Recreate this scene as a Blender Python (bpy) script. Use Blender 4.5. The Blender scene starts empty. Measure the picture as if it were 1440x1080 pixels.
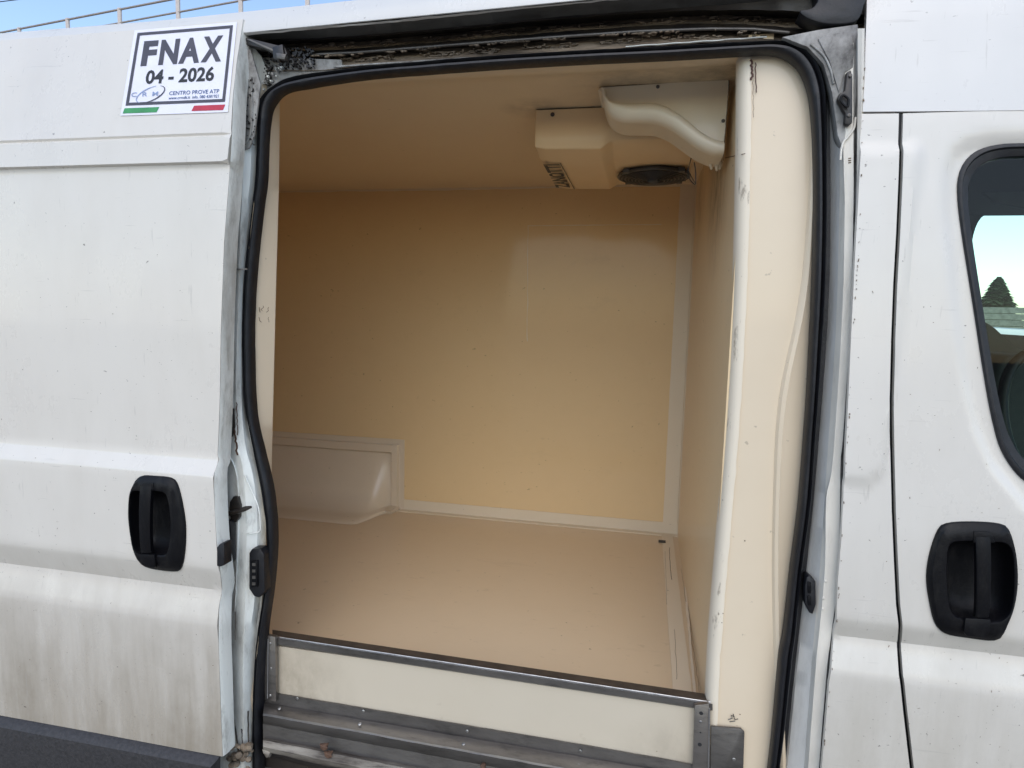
import bpy, bmesh, math, random
from mathutils import Vector, Matrix, noise
from mathutils.geometry import delaunay_2d_cdt
random.seed(7)
S = bpy.context.scene
C = S.collection
R = math.radians

# ------------------------------------------------------------------ camera
CAM = Vector((0.0, -1.4, 1.65))
AX = Vector((0.97836457, 0.2053608, 0.02509393))      # right
AD = Vector((0.04614362, -0.09836299, -0.99408022))   # down
AF = Vector((-0.20167679, 0.9737308, -0.10571096))    # forward
FPX = 893.096
cam = bpy.data.cameras.new('camera')
co = bpy.data.objects.new('camera', cam)
C.objects.link(co)
m3 = Matrix((AX, -AD, -AF)).transposed()
co.matrix_world = Matrix.Translation(CAM) @ m3.to_4x4()
cam.sensor_width = 36.0
cam.lens = 36.0 * FPX / 1440.0
cam.clip_start = 0.05
cam.clip_end = 3000
S.camera = co

# ------------------------------------------------------------------ sky, sun, exposure
SUN_EL, SUN_AZ = R(46), R(172)       # hazy sun behind the photographer; azimuth from +Y (behind the van)
w = bpy.data.worlds.new('World'); S.world = w; w.use_nodes = True
nt = w.node_tree
bg = nt.nodes['Background']
sky = nt.nodes.new('ShaderNodeTexSky'); sky.sky_type = 'NISHITA'; sky.sun_disc = False
sky.sun_elevation = SUN_EL; sky.sun_rotation = SUN_AZ
sky.air_density = 1.0; sky.dust_density = 1.0; sky.ozone_density = .8
nt.links.new(sky.outputs[0], bg.inputs[0]); bg.inputs[1].default_value = 0.145
sl = bpy.data.lights.new('sun', 'SUN'); sl.energy = .5; sl.angle = R(70); sl.color = (1, .93, .81)
so = bpy.data.objects.new('sun', sl); C.objects.link(so)
sd = Vector((math.sin(SUN_AZ) * math.cos(SUN_EL), math.cos(SUN_AZ) * math.cos(SUN_EL), math.sin(SUN_EL)))
so.rotation_euler = sd.to_track_quat('Z', 'Y').to_euler()
so.location = (0, 0, 8)
S.view_settings.view_transform = 'Standard'
S.view_settings.look = 'None'
S.view_settings.exposure = .93
S.cycles.max_bounces = 14
S.cycles.diffuse_bounces = 8
S.cycles.sample_clamp_indirect = 8

# ------------------------------------------------------------------ helpers: photograph ray -> point on a real plane
def ray(px, py):
    return AX * ((px - 720) / FPX) + AD * ((py - 540) / FPX) + AF
def P(px, py, v, ax=1):
    r = ray(px, py); t = (v - CAM[ax]) / r[ax]
    return CAM + r * t
def on(px, py, f):
    y = 0.0
    for _ in range(8):
        p = P(px, py, y); y = f(p.x, p.z)
    return P(px, py, y)
def pw(pts, z):
    if z <= pts[0][0]: return pts[0][1]
    for (a, b), (c, d) in zip(pts, pts[1:]):
        if z <= c: return b + (d - b) * (z - a) / (c - a)
    return pts[-1][1]
def ss(a, b, x):
    t = max(0, min(1, (x - a) / (b - a))); return t * t * (3 - 2 * t)

# ------------------------------------------------------------------ materials
def newmat(name):
    m = bpy.data.materials.new(name); m.use_nodes = True
    return m, m.node_tree, m.node_tree.nodes['Principled BSDF']
def N(nt, t, **k):
    n = nt.nodes.new(t)
    for a, b in k.items():
        if a in n.inputs: n.inputs[a].default_value = b
        else: setattr(n, a, b)
    return n
def mapped(nt, scale=(1, 1, 1)):
    tc = N(nt, 'ShaderNodeTexCoord'); mp = N(nt, 'ShaderNodeMapping')
    mp.inputs['Scale'].default_value = scale
    nt.links.new(tc.outputs['Object'], mp.inputs[0])
    return mp.outputs[0]
def noise_fac(nt, scale, lo, hi, stretch=(1, 1, 1), detail=6, rough=.6):
    n = N(nt, 'ShaderNodeTexNoise'); n.inputs['Scale'].default_value = scale
    n.inputs['Detail'].default_value = detail; n.inputs['Roughness'].default_value = rough
    nt.links.new(mapped(nt, stretch), n.inputs['Vector'])
    r = N(nt, 'ShaderNodeMapRange'); r.inputs[1].default_value = lo; r.inputs[2].default_value = hi
    nt.links.new(n.outputs[0], r.inputs[0])
    return r.outputs[0]
def zfac(nt, z0, z1):
    tc = N(nt, 'ShaderNodeTexCoord'); sp = N(nt, 'ShaderNodeSeparateXYZ')
    nt.links.new(tc.outputs['Object'], sp.inputs[0])
    r = N(nt, 'ShaderNodeMapRange'); r.inputs[1].default_value = z0; r.inputs[2].default_value = z1
    nt.links.new(sp.outputs[2], r.inputs[0]); return r.outputs[0]
def mul(nt, a, b):
    m = N(nt, 'ShaderNodeMath', operation='MULTIPLY')
    for i, v in enumerate((a, b)):
        if isinstance(v, (int, float)): m.inputs[i].default_value = v
        else: nt.links.new(v, m.inputs[i])
    return m.outputs[0]
def mixc(nt, fac, a, b):
    m = N(nt, 'ShaderNodeMix', data_type='RGBA')
    if isinstance(fac, (int, float)): m.inputs[0].default_value = fac
    else: nt.links.new(fac, m.inputs[0])
    for i, v in ((6, a), (7, b)):
        if isinstance(v, tuple): m.inputs[i].default_value = (*v, 1)
        else: nt.links.new(v, m.inputs[i])
    return m.outputs[2]
def bump(nt, b, h, dist, strength=1.0):
    n = N(nt, 'ShaderNodeBump'); n.inputs['Distance'].default_value = dist; n.inputs['Strength'].default_value = strength
    nt.links.new(h, n.inputs['Height']); nt.links.new(n.outputs[0], b.inputs['Normal'])

def plain(name, col, rough=.5, metal=0, vary=.12, bumpd=0.0, scale=30, coat=0, spec=.5):
    m, nt, b = newmat(name)
    dk = tuple(c * (1 - vary * 2.2) for c in col)
    f = noise_fac(nt, scale, .35, .7)
    nt.links.new(mixc(nt, f, col, dk), b.inputs['Base Color'])
    b.inputs['Roughness'].default_value = rough; b.inputs['Metallic'].default_value = metal
    b.inputs['Coat Weight'].default_value = coat; b.inputs['Coat Roughness'].default_value = .12
    b.inputs['Specular IOR Level'].default_value = spec
    if bumpd: bump(nt, b, f, bumpd)
    return m

def paint(name, col, dirtcol, low=(.2, 1.0), grime=.5, chips=1.0, rough=.26, coat=.5):
    """old white van paint: soft mottling, dirt that thickens towards the sill, vertical runs, scratches, chips"""
    m, nt, b = newmat(name)
    c = mixc(nt, mul(nt, noise_fac(nt, 2.2, .3, .75), .25), col, tuple(x * .9 for x in col))
    # fine dust film all over
    c = mixc(nt, mul(nt, noise_fac(nt, 9, .42, .8, (1, 1, .35)), .10), c, dirtcol)
    lowf = zfac(nt, low[1], low[0])
    st = noise_fac(nt, 26, .36, .72, (1, 1, .10), 8, .65)
    c = mixc(nt, mul(nt, lowf, grime * .58), c, dirtcol)
    c = mixc(nt, mul(nt, mul(nt, st, lowf), grime * .75), c, dirtcol)
    cl = noise_fac(nt, 5.5, .42, .66, (1, 1, .6), 8, .7)
    c = mixc(nt, mul(nt, mul(nt, cl, lowf), grime * .6), c, tuple(x * .8 for x in dirtcol))
    # horizontal and slanted hairline scratches
    s1 = noise_fac(nt, 14, .66, .72, (.55, 1, 9), 5, .55)
    c = mixc(nt, mul(nt, s1, .28), c, (.33, .31, .28))
    s2 = noise_fac(nt, 20, .68, .74, (6, 1, .7), 4, .5)
    c = mixc(nt, mul(nt, s2, .3), c, (.35, .33, .3))
    # stone chips
    for sc, th, k in ((55, .735, .8), (120, .73, .7)):
        ch = noise_fac(nt, sc, th, th + .03, (1, 1, 1.3), 3, .5)
        c = mixc(nt, mul(nt, ch, min(1, k * chips)), c, (.07, .055, .045))
    nt.links.new(c, b.inputs['Base Color'])
    rr = N(nt, 'ShaderNodeMapRange'); rr.inputs[3].default_value = rough; rr.inputs[4].default_value = rough + .3
    nt.links.new(mul(nt, cl, 1.0), rr.inputs[0]); nt.links.new(rr.outputs[0], b.inputs['Roughness'])
    b.inputs['Coat Weight'].default_value = coat; b.inputs['Coat Roughness'].default_value = .16
    bump(nt, b, noise_fac(nt, 3.2, 0, 1, (1, 1, .8), 2, .4), .006, .35)
    return m

def dirty(name, col, dirt, amt=.6, scale=16, stretch=(1, 1, 1), rough=.55, metal=0, rust=0.0, bumpd=.0006):
    m, nt, b = newmat(name)
    f1 = noise_fac(nt, scale, .52 - amt * .2, .66, stretch, 9, .7)
    c = mixc(nt, mul(nt, noise_fac(nt, 4, .3, .7), .2), col, tuple(x * .75 for x in col))
    c = mixc(nt, mul(nt, f1, min(1, amt * 1.3)), c, dirt)
    f2 = noise_fac(nt, scale * 4, .55, .70, stretch, 6, .7)
    c = mixc(nt, mul(nt, f2, amt * .6), c, tuple(x * .35 for x in dirt))
    if rust:
        f3 = noise_fac(nt, scale * .8, .60, .70, stretch, 8, .75)
        c = mixc(nt, mul(nt, f3, rust), c, (.13, .045, .018))
    nt.links.new(c, b.inputs['Base Color'])
    b.inputs['Roughness'].default_value = rough; b.inputs['Metallic'].default_value = metal
    if bumpd: bump(nt, b, f1, bumpd)
    return m

def lining(name, col, rough=.3, coat=.25, marks=.4, edge=0, cr=.08, spec=.4, smudge=(), scuff=0):
    m, nt, b = newmat(name)
    c = mixc(nt, mul(nt, noise_fac(nt, 1.8, .3, .72), .22), col, (col[0] * .93, col[1] * .88, col[2] * .80))
    c = mixc(nt, mul(nt, noise_fac(nt, 12, .45, .8), .10), c, (col[0] * .8, col[1] * .76, col[2] * .7))
    ch = noise_fac(nt, 46, .725, .76, (1, 1, 1.2), 3, .5)
    c = mixc(nt, mul(nt, ch, marks), c, (.10, .07, .045))
    if edge:
        f = noise_fac(nt, 34, .60, .66, (1, 1, .25), 7, .7)
        c = mixc(nt, mul(nt, f, edge), c, (.16, .11, .07))
    for (ctr, rad, amt) in smudge:      # grimy patches where hands and pipes touch the lining
        tc = N(nt, 'ShaderNodeTexCoord'); vm = N(nt, 'ShaderNodeVectorMath', operation='DISTANCE'); vm.inputs[1].default_value = ctr
        nt.links.new(tc.outputs['Object'], vm.inputs[0])
        mr = N(nt, 'ShaderNodeMapRange'); mr.inputs[1].default_value = rad; mr.inputs[2].default_value = rad * .25; nt.links.new(vm.outputs['Value'], mr.inputs[0])
        c = mixc(nt, mul(nt, mul(nt, mr.outputs[0], noise_fac(nt, 18, .3, .68, (1, 1, .6), 7, .7)), amt), c, (.13, .095, .06))
    if scuff:
        c = mixc(nt, mul(nt, noise_fac(nt, 7, .60, .72, (.5, 1.6, 1), 8, .75), scuff), c, (.30, .22, .14))
        c = mixc(nt, mul(nt, noise_fac(nt, 30, .66, .70, (.7, 1.3, 1), 5, .6), scuff), c, (.22, .16, .10))
    nt.links.new(c, b.inputs['Base Color'])
    b.inputs['Roughness'].default_value = rough
    b.inputs['Coat Weight'].default_value = coat; b.inputs['Coat Roughness'].default_value = cr
    b.inputs['Specular IOR Level'].default_value = spec
    bump(nt, b, noise_fac(nt, 5, 0, 1, (1, 1, 1), 3, .5), .004, .3)
    return m

M = {}
M['paint'] = paint('white_body_paint', (.655, .62, .56), (.27, .225, .165), (.50, 1.05), 1.0)
M['paint_cab'] = paint('white_cab_paint', (.645, .615, .56), (.32, .28, .21), (.40, 1.25), .6, 1.0)
M['paint_top'] = paint('white_roof_paint', (.62, .61, .585), (.42, .41, .39), (.5, 1.0), .2, .5)
M['jamb'] = dirty('door_jamb_paint', (.82, .84, .79), (.20, .17, .13), .45, 8, (1, 1, .3), .42, 0, .35)
M['jamb_dirty'] = dirty('greasy_jamb_paint', (.42, .42, .40), (.05, .04, .033), .75, 12, (1, 1, .6), .55, 0, .2)
M['gusset'] = dirty('smeared_gusset', (.40, .39, .37), (.045, .04, .035), .72, 9, (1, 1, .8), .5, 0, .1)
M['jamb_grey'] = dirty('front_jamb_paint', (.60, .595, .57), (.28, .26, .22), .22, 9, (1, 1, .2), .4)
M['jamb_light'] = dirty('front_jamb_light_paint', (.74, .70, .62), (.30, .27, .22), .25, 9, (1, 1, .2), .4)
M['grease'] = dirty('black_greasy_track', (.012, .011, .012), (.05, .038, .026), .5, 9, (.4, 1, 1), .38)
M['track_rust'] = dirty('rusty_dirty_track', (.36, .28, .20), (.022, .017, .013), .85, 13, (.3, 1, 2.5), .7, 0, .35, .0015)
M['track_grey'] = dirty('grey_painted_lip', (.10, .10, .095), (.035, .032, .028), .5, 6, (.3, 1, 1), .5)
M['rubber'] = plain('black_rubber', (.007, .0075, .011), .5, 0, .25, .0004, 60)
M['plastic'] = plain('black_plastic', (.0035, .0035, .005), .45, 0, .2, .0002, 180, 0, .22)
for k_ in ('rubber', 'plastic'):
    nt = M[k_].node_tree; b = nt.nodes['Principled BSDF']; src = b.inputs['Base Color'].links[0].from_socket
    nt.links.new(mixc(nt, mul(nt, noise_fac(nt, 22, .52, .8, (1, 1, .35), 8, .7), .22), src, (.09, .085, .075)), b.inputs['Base Color'])
M['cladding'] = plain('dark_grey_side_moulding', (.036, .034, .036), .55, 0, .25, .0005, 120)
M['wall'] = lining('cream_lining_wall', (.71, .53, .295), .5, .30, .4, 0, .10, .2, (), .10)
M['ceil'] = lining('cream_lining_ceiling', (.76, .625, .43), .42, .15, .2, 0, .1, .4, [((.0, .27, 2.23), .26, .45), ((-.34, .42, 2.23), .1, .5), ((.184, .2, 2.23), .15, .7)])
M['floor'] = lining('cream_lining_floor', (.65, .515, .345), .42, .3, .6, 0, .1, .3, (), .16)
M['column'] = lining('cream_lining_column', (.68, .575, .43), .36, .25, .35)
M['trim'] = lining('pale_joint_strip', (.70, .605, .455), .42, .1, .5)
M['bulk'] = lining('bulkhead_lining', (.76, .60, .38), .45, .25, .5, 0, .12, .25, [((.184, .55, 2.10), .35, .8), ((.184, 1.2, 2.15), .25, .5), ((.184, .15, 2.2), .12, .7)])
M['edge'] = lining('chipped_corner_strip', (.73, .655, .53), .45, .1, .6, .6)
M['riser'] = lining('pale_threshold_board', (.54, .48, .38), .5, .05, .6, 0, .3, .3, [((-.93, .066, .6), .25, .5), ((.12, .066, .58), .16, .3)], .10)
M['steel'] = dirty('worn_steel', (.30, .28, .26), (.10, .09, .08), .5, 9, (.35, 1, 1), .34, .85)
M['steel_dark'] = dirty('dark_worn_steel', (.15, .14, .13), (.055, .05, .045), .5, 11, (.35, 1, 1), .42, .6)
M['steel_edge'] = dirty('bright_steel_edge', (.5, .5, .5), (.2, .19, .18), .25, 30, (.3, 1, 1), .28, .9)
M['sill_paint'] = dirty('dirty_sill_paint', (.34, .31, .26), (.05, .038, .03), .95, 10, (.35, 1, 2), .7, 0, .5, .0015)
M['arch'] = lining('pale_arch_moulding', (.66, .56, .42), .35, .35, .4)
M['grille'] = plain('fan_grille_wire', (.055, .052, .05), .35)
M['screw'] = plain('zinc_screw', (.45, .44, .42), .35, .8, .3)
M['casing'] = lining('tan_unit_casing', (.80, .59, .345), .38, .2, .1)
M['cover'] = lining('pale_pipe_cover', (.78, .70, .55), .36, .2, .3)
M['ink'] = plain('black_print', (.02, .02, .022), .5)
M['dark_ink'] = plain('charcoal_print', (.065, .062, .08), .5, 0, .1)
M['blue_ink'] = plain('blue_print', (.05, .10, .25), .5)
M['pale_blue_ink'] = plain('pale_blue_print', (.30, .38, .58), .5)
M['green_ink'] = plain('green_print', (.05, .30, .10), .5)
M['red_ink'] = plain('red_print', (.50, .03, .06), .5)
M['vinyl'] = plain('white_vinyl', (.78, .77, .84), .3, 0, .03)
M['wire'] = plain('wire_black', (.02, .02, .02), .5)
M['galv'] = plain('galvanised_rail', (.42, .36, .31), .5, .3, .2)
M['concrete'] = plain('concrete', (.34, .32, .29), .9, 0, .2, .003, 3)
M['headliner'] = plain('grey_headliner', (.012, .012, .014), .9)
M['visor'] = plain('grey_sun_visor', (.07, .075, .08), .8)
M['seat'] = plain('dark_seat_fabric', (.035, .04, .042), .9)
M['asphalt'] = plain('yard_asphalt', (.24, .215, .18), .9, 0, .2, .004, 5)
M['foliage'] = plain('conifer_foliage', (.045, .075, .03), .8, 0, .3, 0, 2)
M['bark'] = plain('bark', (.10, .07, .05), .9, 0, .3, .01, 10)
M['carpaint'] = plain('silver_car_paint', (.62, .63, .65), .3, .2, .05, 0, 5, .6)
M['boards'] = plain('weathered_boards', (.22, .24, .21), .8, 0, .2, .002, 8)
def glass(name, tint, op):
    m, nt, b = newmat(name)
    nt.nodes.remove(b); out = nt.nodes['Material Output']
    t = N(nt, 'ShaderNodeBsdfTransparent'); t.inputs[0].default_value = (*tint, 1)
    g = N(nt, 'ShaderNodeBsdfGlossy'); g.inputs['Roughness'].default_value = .02
    fr = N(nt, 'ShaderNodeFresnel'); fr.inputs[0].default_value = 1.33
    ad = N(nt, 'ShaderNodeMath', operation='ADD'); ad.inputs[1].default_value = op
    nt.links.new(fr.outputs[0], ad.inputs[0])
    mx = N(nt, 'ShaderNodeMixShader'); nt.links.new(ad.outputs[0], mx.inputs[0])
    nt.links.new(t.outputs[0], mx.inputs[1]); nt.links.new(g.outputs[0], mx.inputs[2])
    nt.links.new(mx.outputs[0], out.inputs[0]); return m
M['glass'] = glass('green_tinted_glass', (.70, .92, .77), .0)

# ------------------------------------------------------------------ object helpers
def finish(name, bm, mats, parent=None, angle=32, smooth=True):
    bmesh.ops.remove_doubles(bm, verts=bm.verts, dist=1e-6)
    bmesh.ops.recalc_face_normals(bm, faces=bm.faces)
    a = R(angle)
    for f in bm.faces: f.smooth = smooth
    for e in bm.edges:
        if len(e.link_faces) == 2 and e.calc_face_angle(0) > a: e.smooth = False
    me = bpy.data.meshes.new(name); bm.to_mesh(me); bm.free()
    for m in (mats if isinstance(mats, (list, tuple)) else [mats]):
        me.materials.append(M[m] if isinstance(m, str) else m)
    o = bpy.data.objects.new(name, me); C.objects.link(o)
    if parent is not None: o.parent = parent
    return o
def thing(name, label, cat, loc=(0, 0, 0), group=None):
    o = bpy.data.objects.new(name, None); C.objects.link(o); o.location = (0, 0, 0)
    o['label'] = label; o['category'] = cat
    if group: o['group'] = group
    return o
def structure(o): o['kind'] = 'structure'; return o
def catmull(pts, n=6, closed=False):
    pts = [Vector(p) for p in pts]; out = []
    L = len(pts); rng = range(L if closed else L - 1)
    for i in rng:
        if closed: a, b, c, d = pts[(i - 1) % L], pts[i], pts[(i + 1) % L], pts[(i + 2) % L]
        else: a, b, c, d = pts[max(0, i - 1)], pts[i], pts[i + 1], pts[min(L - 1, i + 2)]
        for k in range(n):
            t = k / n
            out.append(.5 * ((2 * b) + (c - a) * t + (2 * a - 5 * b + 4 * c - d) * t * t + (3 * b - a - 3 * c + d) * t ** 3))
    if not closed: out.append(pts[-1])
    return out
def resample(pts, n, closed=False):
    pts = [Vector(p) for p in pts]
    if closed: pts = pts + [pts[0]]
    d = [0]
    for a, b in zip(pts, pts[1:]): d.append(d[-1] + (b - a).length)
    out = []; j = 0
    for i in range(n):
        s = d[-1] * i / (n if closed else n - 1)
        while j < len(pts) - 2 and d[j + 1] < s: j += 1
        t = (s - d[j]) / max(1e-9, d[j + 1] - d[j]); out.append(pts[j].lerp(pts[j + 1], min(1, t)))
    return out
def V2(l): return [Vector((a, b)) for a, b in l]
def box(bm, x0, x1, y0, y1, z0, z1, mi=0):
    v = [bm.verts.new((x, y, z)) for x in (x0, x1) for y in (y0, y1) for z in (z0, z1)]
    for f in ((0, 1, 3, 2), (4, 6, 7, 5), (0, 4, 5, 1), (2, 3, 7, 6), (0, 2, 6, 4), (1, 5, 7, 3)):
        bm.faces.new([v[i] for i in f]).material_index = mi
def bevel_bm(bm, r, seg=2):
    bmesh.ops.recalc_face_normals(bm, faces=bm.faces)
    es = [e for e in bm.edges if len(e.link_faces) == 2 and e.calc_face_angle(0) > .5]
    bmesh.ops.bevel(bm, geom=es, offset=r, segments=seg, affect='EDGES', profile=.5)
def boxo(name, mat, parent, x0, x1, y0, y1, z0, z1, bev=0.0):
    bm = bmesh.new(); box(bm, x0, x1, y0, y1, z0, z1)
    if bev: bevel_bm(bm, bev)
    return finish(name, bm, mat, parent)
def prism(bm, pts, off, mi=0):
    """closed polygon of 3-D points extruded by the vector off"""
    a = [bm.verts.new(p) for p in pts]; b = [bm.verts.new(Vector(p) + Vector(off)) for p in pts]
    n = len(a)
    bm.faces.new(a).material_index = mi; bm.faces.new(b[::-1]).material_index = mi
    for i in range(n): bm.faces.new((a[i], a[(i + 1) % n], b[(i + 1) % n], b[i])).material_index = mi
def plate(name, mat, parent, pxs, y, thick, bev=.0008, f=None):
    bm = bmesh.new()
    pts = [P(a, b, y) if f is None else on(a, b, f) for a, b in pxs]
    prism(bm, pts, (0, thick, 0))
    if bev: bevel_bm(bm, bev)
    return finish(name, bm, mat, parent)
def tube_bm(bm, path, r, seg=10, closed=False, mi=0):
    path = [Vector(p) for p in path]; n = len(path); rings = []
    up = None
    for i, p in enumerate(path):
        a = path[(i - 1) % n] if (closed or i) else p
        b = path[(i + 1) % n] if (closed or i < n - 1) else p
        t = (b - a).normalized()
        if up is None: up = t.orthogonal().normalized()
        up = (up - t * up.dot(t)).normalized(); s = t.cross(up)
        rr = r[i] if isinstance(r, (list, tuple)) else r
        rings.append([bm.verts.new(p + (up * math.cos(2 * math.pi * k / seg) + s * math.sin(2 * math.pi * k / seg)) * rr) for k in range(seg)])
    for i in range(n if closed else n - 1):
        A, B = rings[i], rings[(i + 1) % n]
        for k in range(seg): bm.faces.new((A[k], A[(k + 1) % seg], B[(k + 1) % seg], B[k])).material_index = mi
    if not closed:
        bm.faces.new(rings[0][::-1]).material_index = mi; bm.faces.new(rings[-1]).material_index = mi
def tube(name, mat, parent, path, r, seg=10, closed=False):
    bm = bmesh.new(); tube_bm(bm, path, r, seg, closed); return finish(name, bm, mat, parent, 60)
def loft(name, mats, parent, lines, n=40, mi=None, back=.0, angle=32, jitter=0.0):
    """lines: [(y, [(px,py)...])...] traced edges, each on its own depth, skinned one to the next"""
    bm = bmesh.new(); rows = []
    for y, pl in lines:
        sm = catmull(V2(pl), 6) if len(pl) > 2 else V2(pl)
        pts = resample(sm, n)
        rows.append([bm.verts.new(P(p.x, p.y, y) + Vector((0, noise.noise(Vector((p.x * .05, p.y * .05, y * 90))) * jitter, 0))) for p in pts])
    for r, (A, B) in enumerate(zip(rows, rows[1:])):
        for i in range(n - 1):
            f = bm.faces.new((A[i], A[i + 1], B[i + 1], B[i])); f.material_index = mi[r] if mi else 0
    return finish(name, bm, mats, parent, angle)
def dense(poly, step):
    out = []; n = len(poly)
    for i in range(n):
        a, b = Vector(poly[i]), Vector(poly[(i + 1) % n]); k = max(1, int((b - a).length / step))
        out += [a.lerp(b, j / k) for j in range(k)]
    return out
def inside(p, poly):
    c = False; n = len(poly); x, y = p
    for i in range(n):
        x1, y1 = poly[i]; x2, y2 = poly[(i + 1) % n]
        if (y1 > y) != (y2 > y) and x < (x2 - x1) * (y - y1) / (y2 - y1) + x1: c = not c
    return c
def near(p, poly, d):
    for q in poly:
        if abs(q[0] - p[0]) < d and abs(q[1] - p[1]) < d: return True
    return False
def panel(name, mat, parent, outline, f, res=.02, rows=(), thick=.0012, holes=(), zres=None, lip=None):
    """pressed sheet: outline in (x,z), depth y=f(x,z); rows = extra z lines where a crease runs"""
    zres = zres or res
    ol = dense(outline, res * .7); hs = [dense(h, res * .7) for h in holes]
    xs = [p[0] for p in ol]; zs = [p[1] for p in ol]
    zl = []; z = min(zs)
    while z < max(zs): zl.append(z); z += zres
    zl = [z for z in zl if all(abs(z - r) > zres * .45 for r in rows)] + list(rows)
    pts = []
    border = ol + [q for h in hs for q in h]
    cell = {}
    for q in border: cell.setdefault((int(q[0] // .02), int(q[1] // .02)), []).append(q)
    x0 = min(xs); nx = int((max(xs) - x0) / res) + 1
    for z in zl:
        for i in range(nx):
            p = (x0 + (i + .5) * res, z)
            if not inside(p, ol) or any(inside(p, h) for h in hs): continue
            cx, cz = int(p[0] // .02), int(p[1] // .02); bad = False
            for dx in (-1, 0, 1):
                for dz in (-1, 0, 1):
                    for q in cell.get((cx + dx, cz + dz), ()):
                        if abs(q[0] - p[0]) < res * .35 and abs(q[1] - p[1]) < min(res, zres) * .35: bad = True
            if not bad: pts.append(Vector(p))
    verts = [Vector((q[0], q[1])) for q in ol]; faces = [list(range(len(ol)))]
    for h in hs:
        k = len(verts); verts += [Vector((q[0], q[1])) for q in h]; faces.append(list(range(k, k + len(h))))
    verts += pts
    vs, es, fs, _, _, _ = delaunay_2d_cdt(verts, [], faces, 2, 1e-7)
    bm = bmesh.new(); bv = [bm.verts.new((v.x, f(v.x, v.y), v.y)) for v in vs]
    for t in fs:
        c = [sum(vs[i][k] for i in t) / len(t) for k in (0, 1)]
        if any(inside(c, h) for h in hs): continue
        try: bm.faces.new([bv[i] for i in t])
        except ValueError: pass
    bmesh.ops.recalc_face_normals(bm, faces=bm.faces)
    bm.faces.ensure_lookup_table()
    if bm.faces[0].normal.y > 0: bmesh.ops.reverse_faces(bm, faces=bm.faces)
    be = [e for e in bm.edges if len(e.link_faces) == 1]
    g = bmesh.ops.extrude_edge_only(bm, edges=be)
    for v in g['geom']:
        if isinstance(v, bmesh.types.BMVert): v.co.y += (lip or .012)
    return finish(name, bm, mat, parent, 28)
def xz(pxs, f): return [(p.x, p.z) for p in (on(a, b, f) for a, b in pxs)]
def screw(name, parent, p, r=.004, d=(0, -1, 0), mat='screw'):
    d = Vector(d).normalized(); q = d.to_track_quat('Z', 'Y').to_matrix().to_4x4(); q.translation = Vector(p)
    bm = bmesh.new()
    prof = [(0, .0), (r, 0), (r, .0008), (r * .75, .0016), (r * .35, .0018), (r * .3, .0008), (0, .0008)]
    rings = []
    for a, h in prof: rings.append([bm.verts.new(q @ Vector((a * math.cos(k * math.pi / 5), a * math.sin(k * math.pi / 5), h))) for k in range(10)])
    for A, B in zip(rings, rings[1:]):
        for k in range(10):
            bm.faces.new((A[k], A[(k + 1) % 10], B[(k + 1) % 10], B[k]))
    return finish(name, bm, mat, parent)
def text_verts(body, off=0.0, shear=0.0):
    cu = bpy.data.curves.new('t', 'FONT'); cu.body = body; cu.offset = off; cu.shear = shear; cu.resolution_u = 3
    o = bpy.data.objects.new('t', cu); C.objects.link(o)
    dg = bpy.context.evaluated_depsgraph_get(); me = bpy.data.meshes.new_from_object(o.evaluated_get(dg))
    vs = [v.co.copy() for v in me.vertices]; fs = [list(p.vertices) for p in me.polygons]
    bpy.data.objects.remove(o); bpy.data.curves.remove(cu); bpy.data.meshes.remove(me)
    x0, x1 = min(v.x for v in vs), max(v.x for v in vs); y0, y1 = min(v.y for v in vs), max(v.y for v in vs)
    return [((v.x - x0) / (x1 - x0), (v.y - y0) / (y1 - y0)) for v in vs], fs

# ================================================================== the body shapes (y of the outer skin)
DOOR = [(.3, -.078), (.566, -.080), (.868, -.087), (.878, -.086), (.944, -.066), (.956, -.064), (1.015, -.085), (1.024, -.087), (1.248, -.088), (1.251, -.0875),
        (1.284, -.068), (1.287, -.067), (1.6, -.071), (1.975, -.067), (1.981, -.069), (1.985, -.078), (2.04, -.075), (2.045, -.069), (2.05, -.072), (2.12, -.058), (2.22, -.034), (2.34, .004)]
def fdoor(x, z):
    return pw(DOOR, z) + .0015 * noise.noise(Vector((x * 3, 0, z * 3)))
BODY = [(.3, -.020), (.915, -.022), (.925, -.021), (.985, -.003), (.996, -.001), (1.036, -.019), (1.046, -.021), (1.3, -.018), (2.045, -.002), (2.12, .004), (2.25, .022), (2.34, .045)]
WB = [P(a, b, 0) for a, b in ((1326, 225), (1322, 300), (1335, 430), (1347, 530), (1362, 600), (1385, 655), (1440, 722), (1520, 745))]
_w = [P(a, b, 0) for a, b in ((1520, 192), (1440, 189), (1390, 191), (1358, 198), (1336, 213), (1325, 240), (1322, 300), (1335, 430), (1347, 530), (1362, 600), (1385, 655), (1440, 722), (1520, 745))]
WPOLY = [(p.x, p.z) for p in _w] + [(1.05, _w[-1].z), (1.05, _w[0].z)]
WSEG = [(Vector((a.x, a.z)), Vector((b.x, b.z))) for a, b in zip(_w, _w[1:])]
PIL = [P(a, b, 0) for a, b in ((1216, 205), (1228, 206), (1234, 215), (1236, 260), (1228, 450), (1216, 650), (1208, 712), (1186, 715), (1190, 690))]
PIL2 = [(p.x, p.z) for p in PIL]
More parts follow.
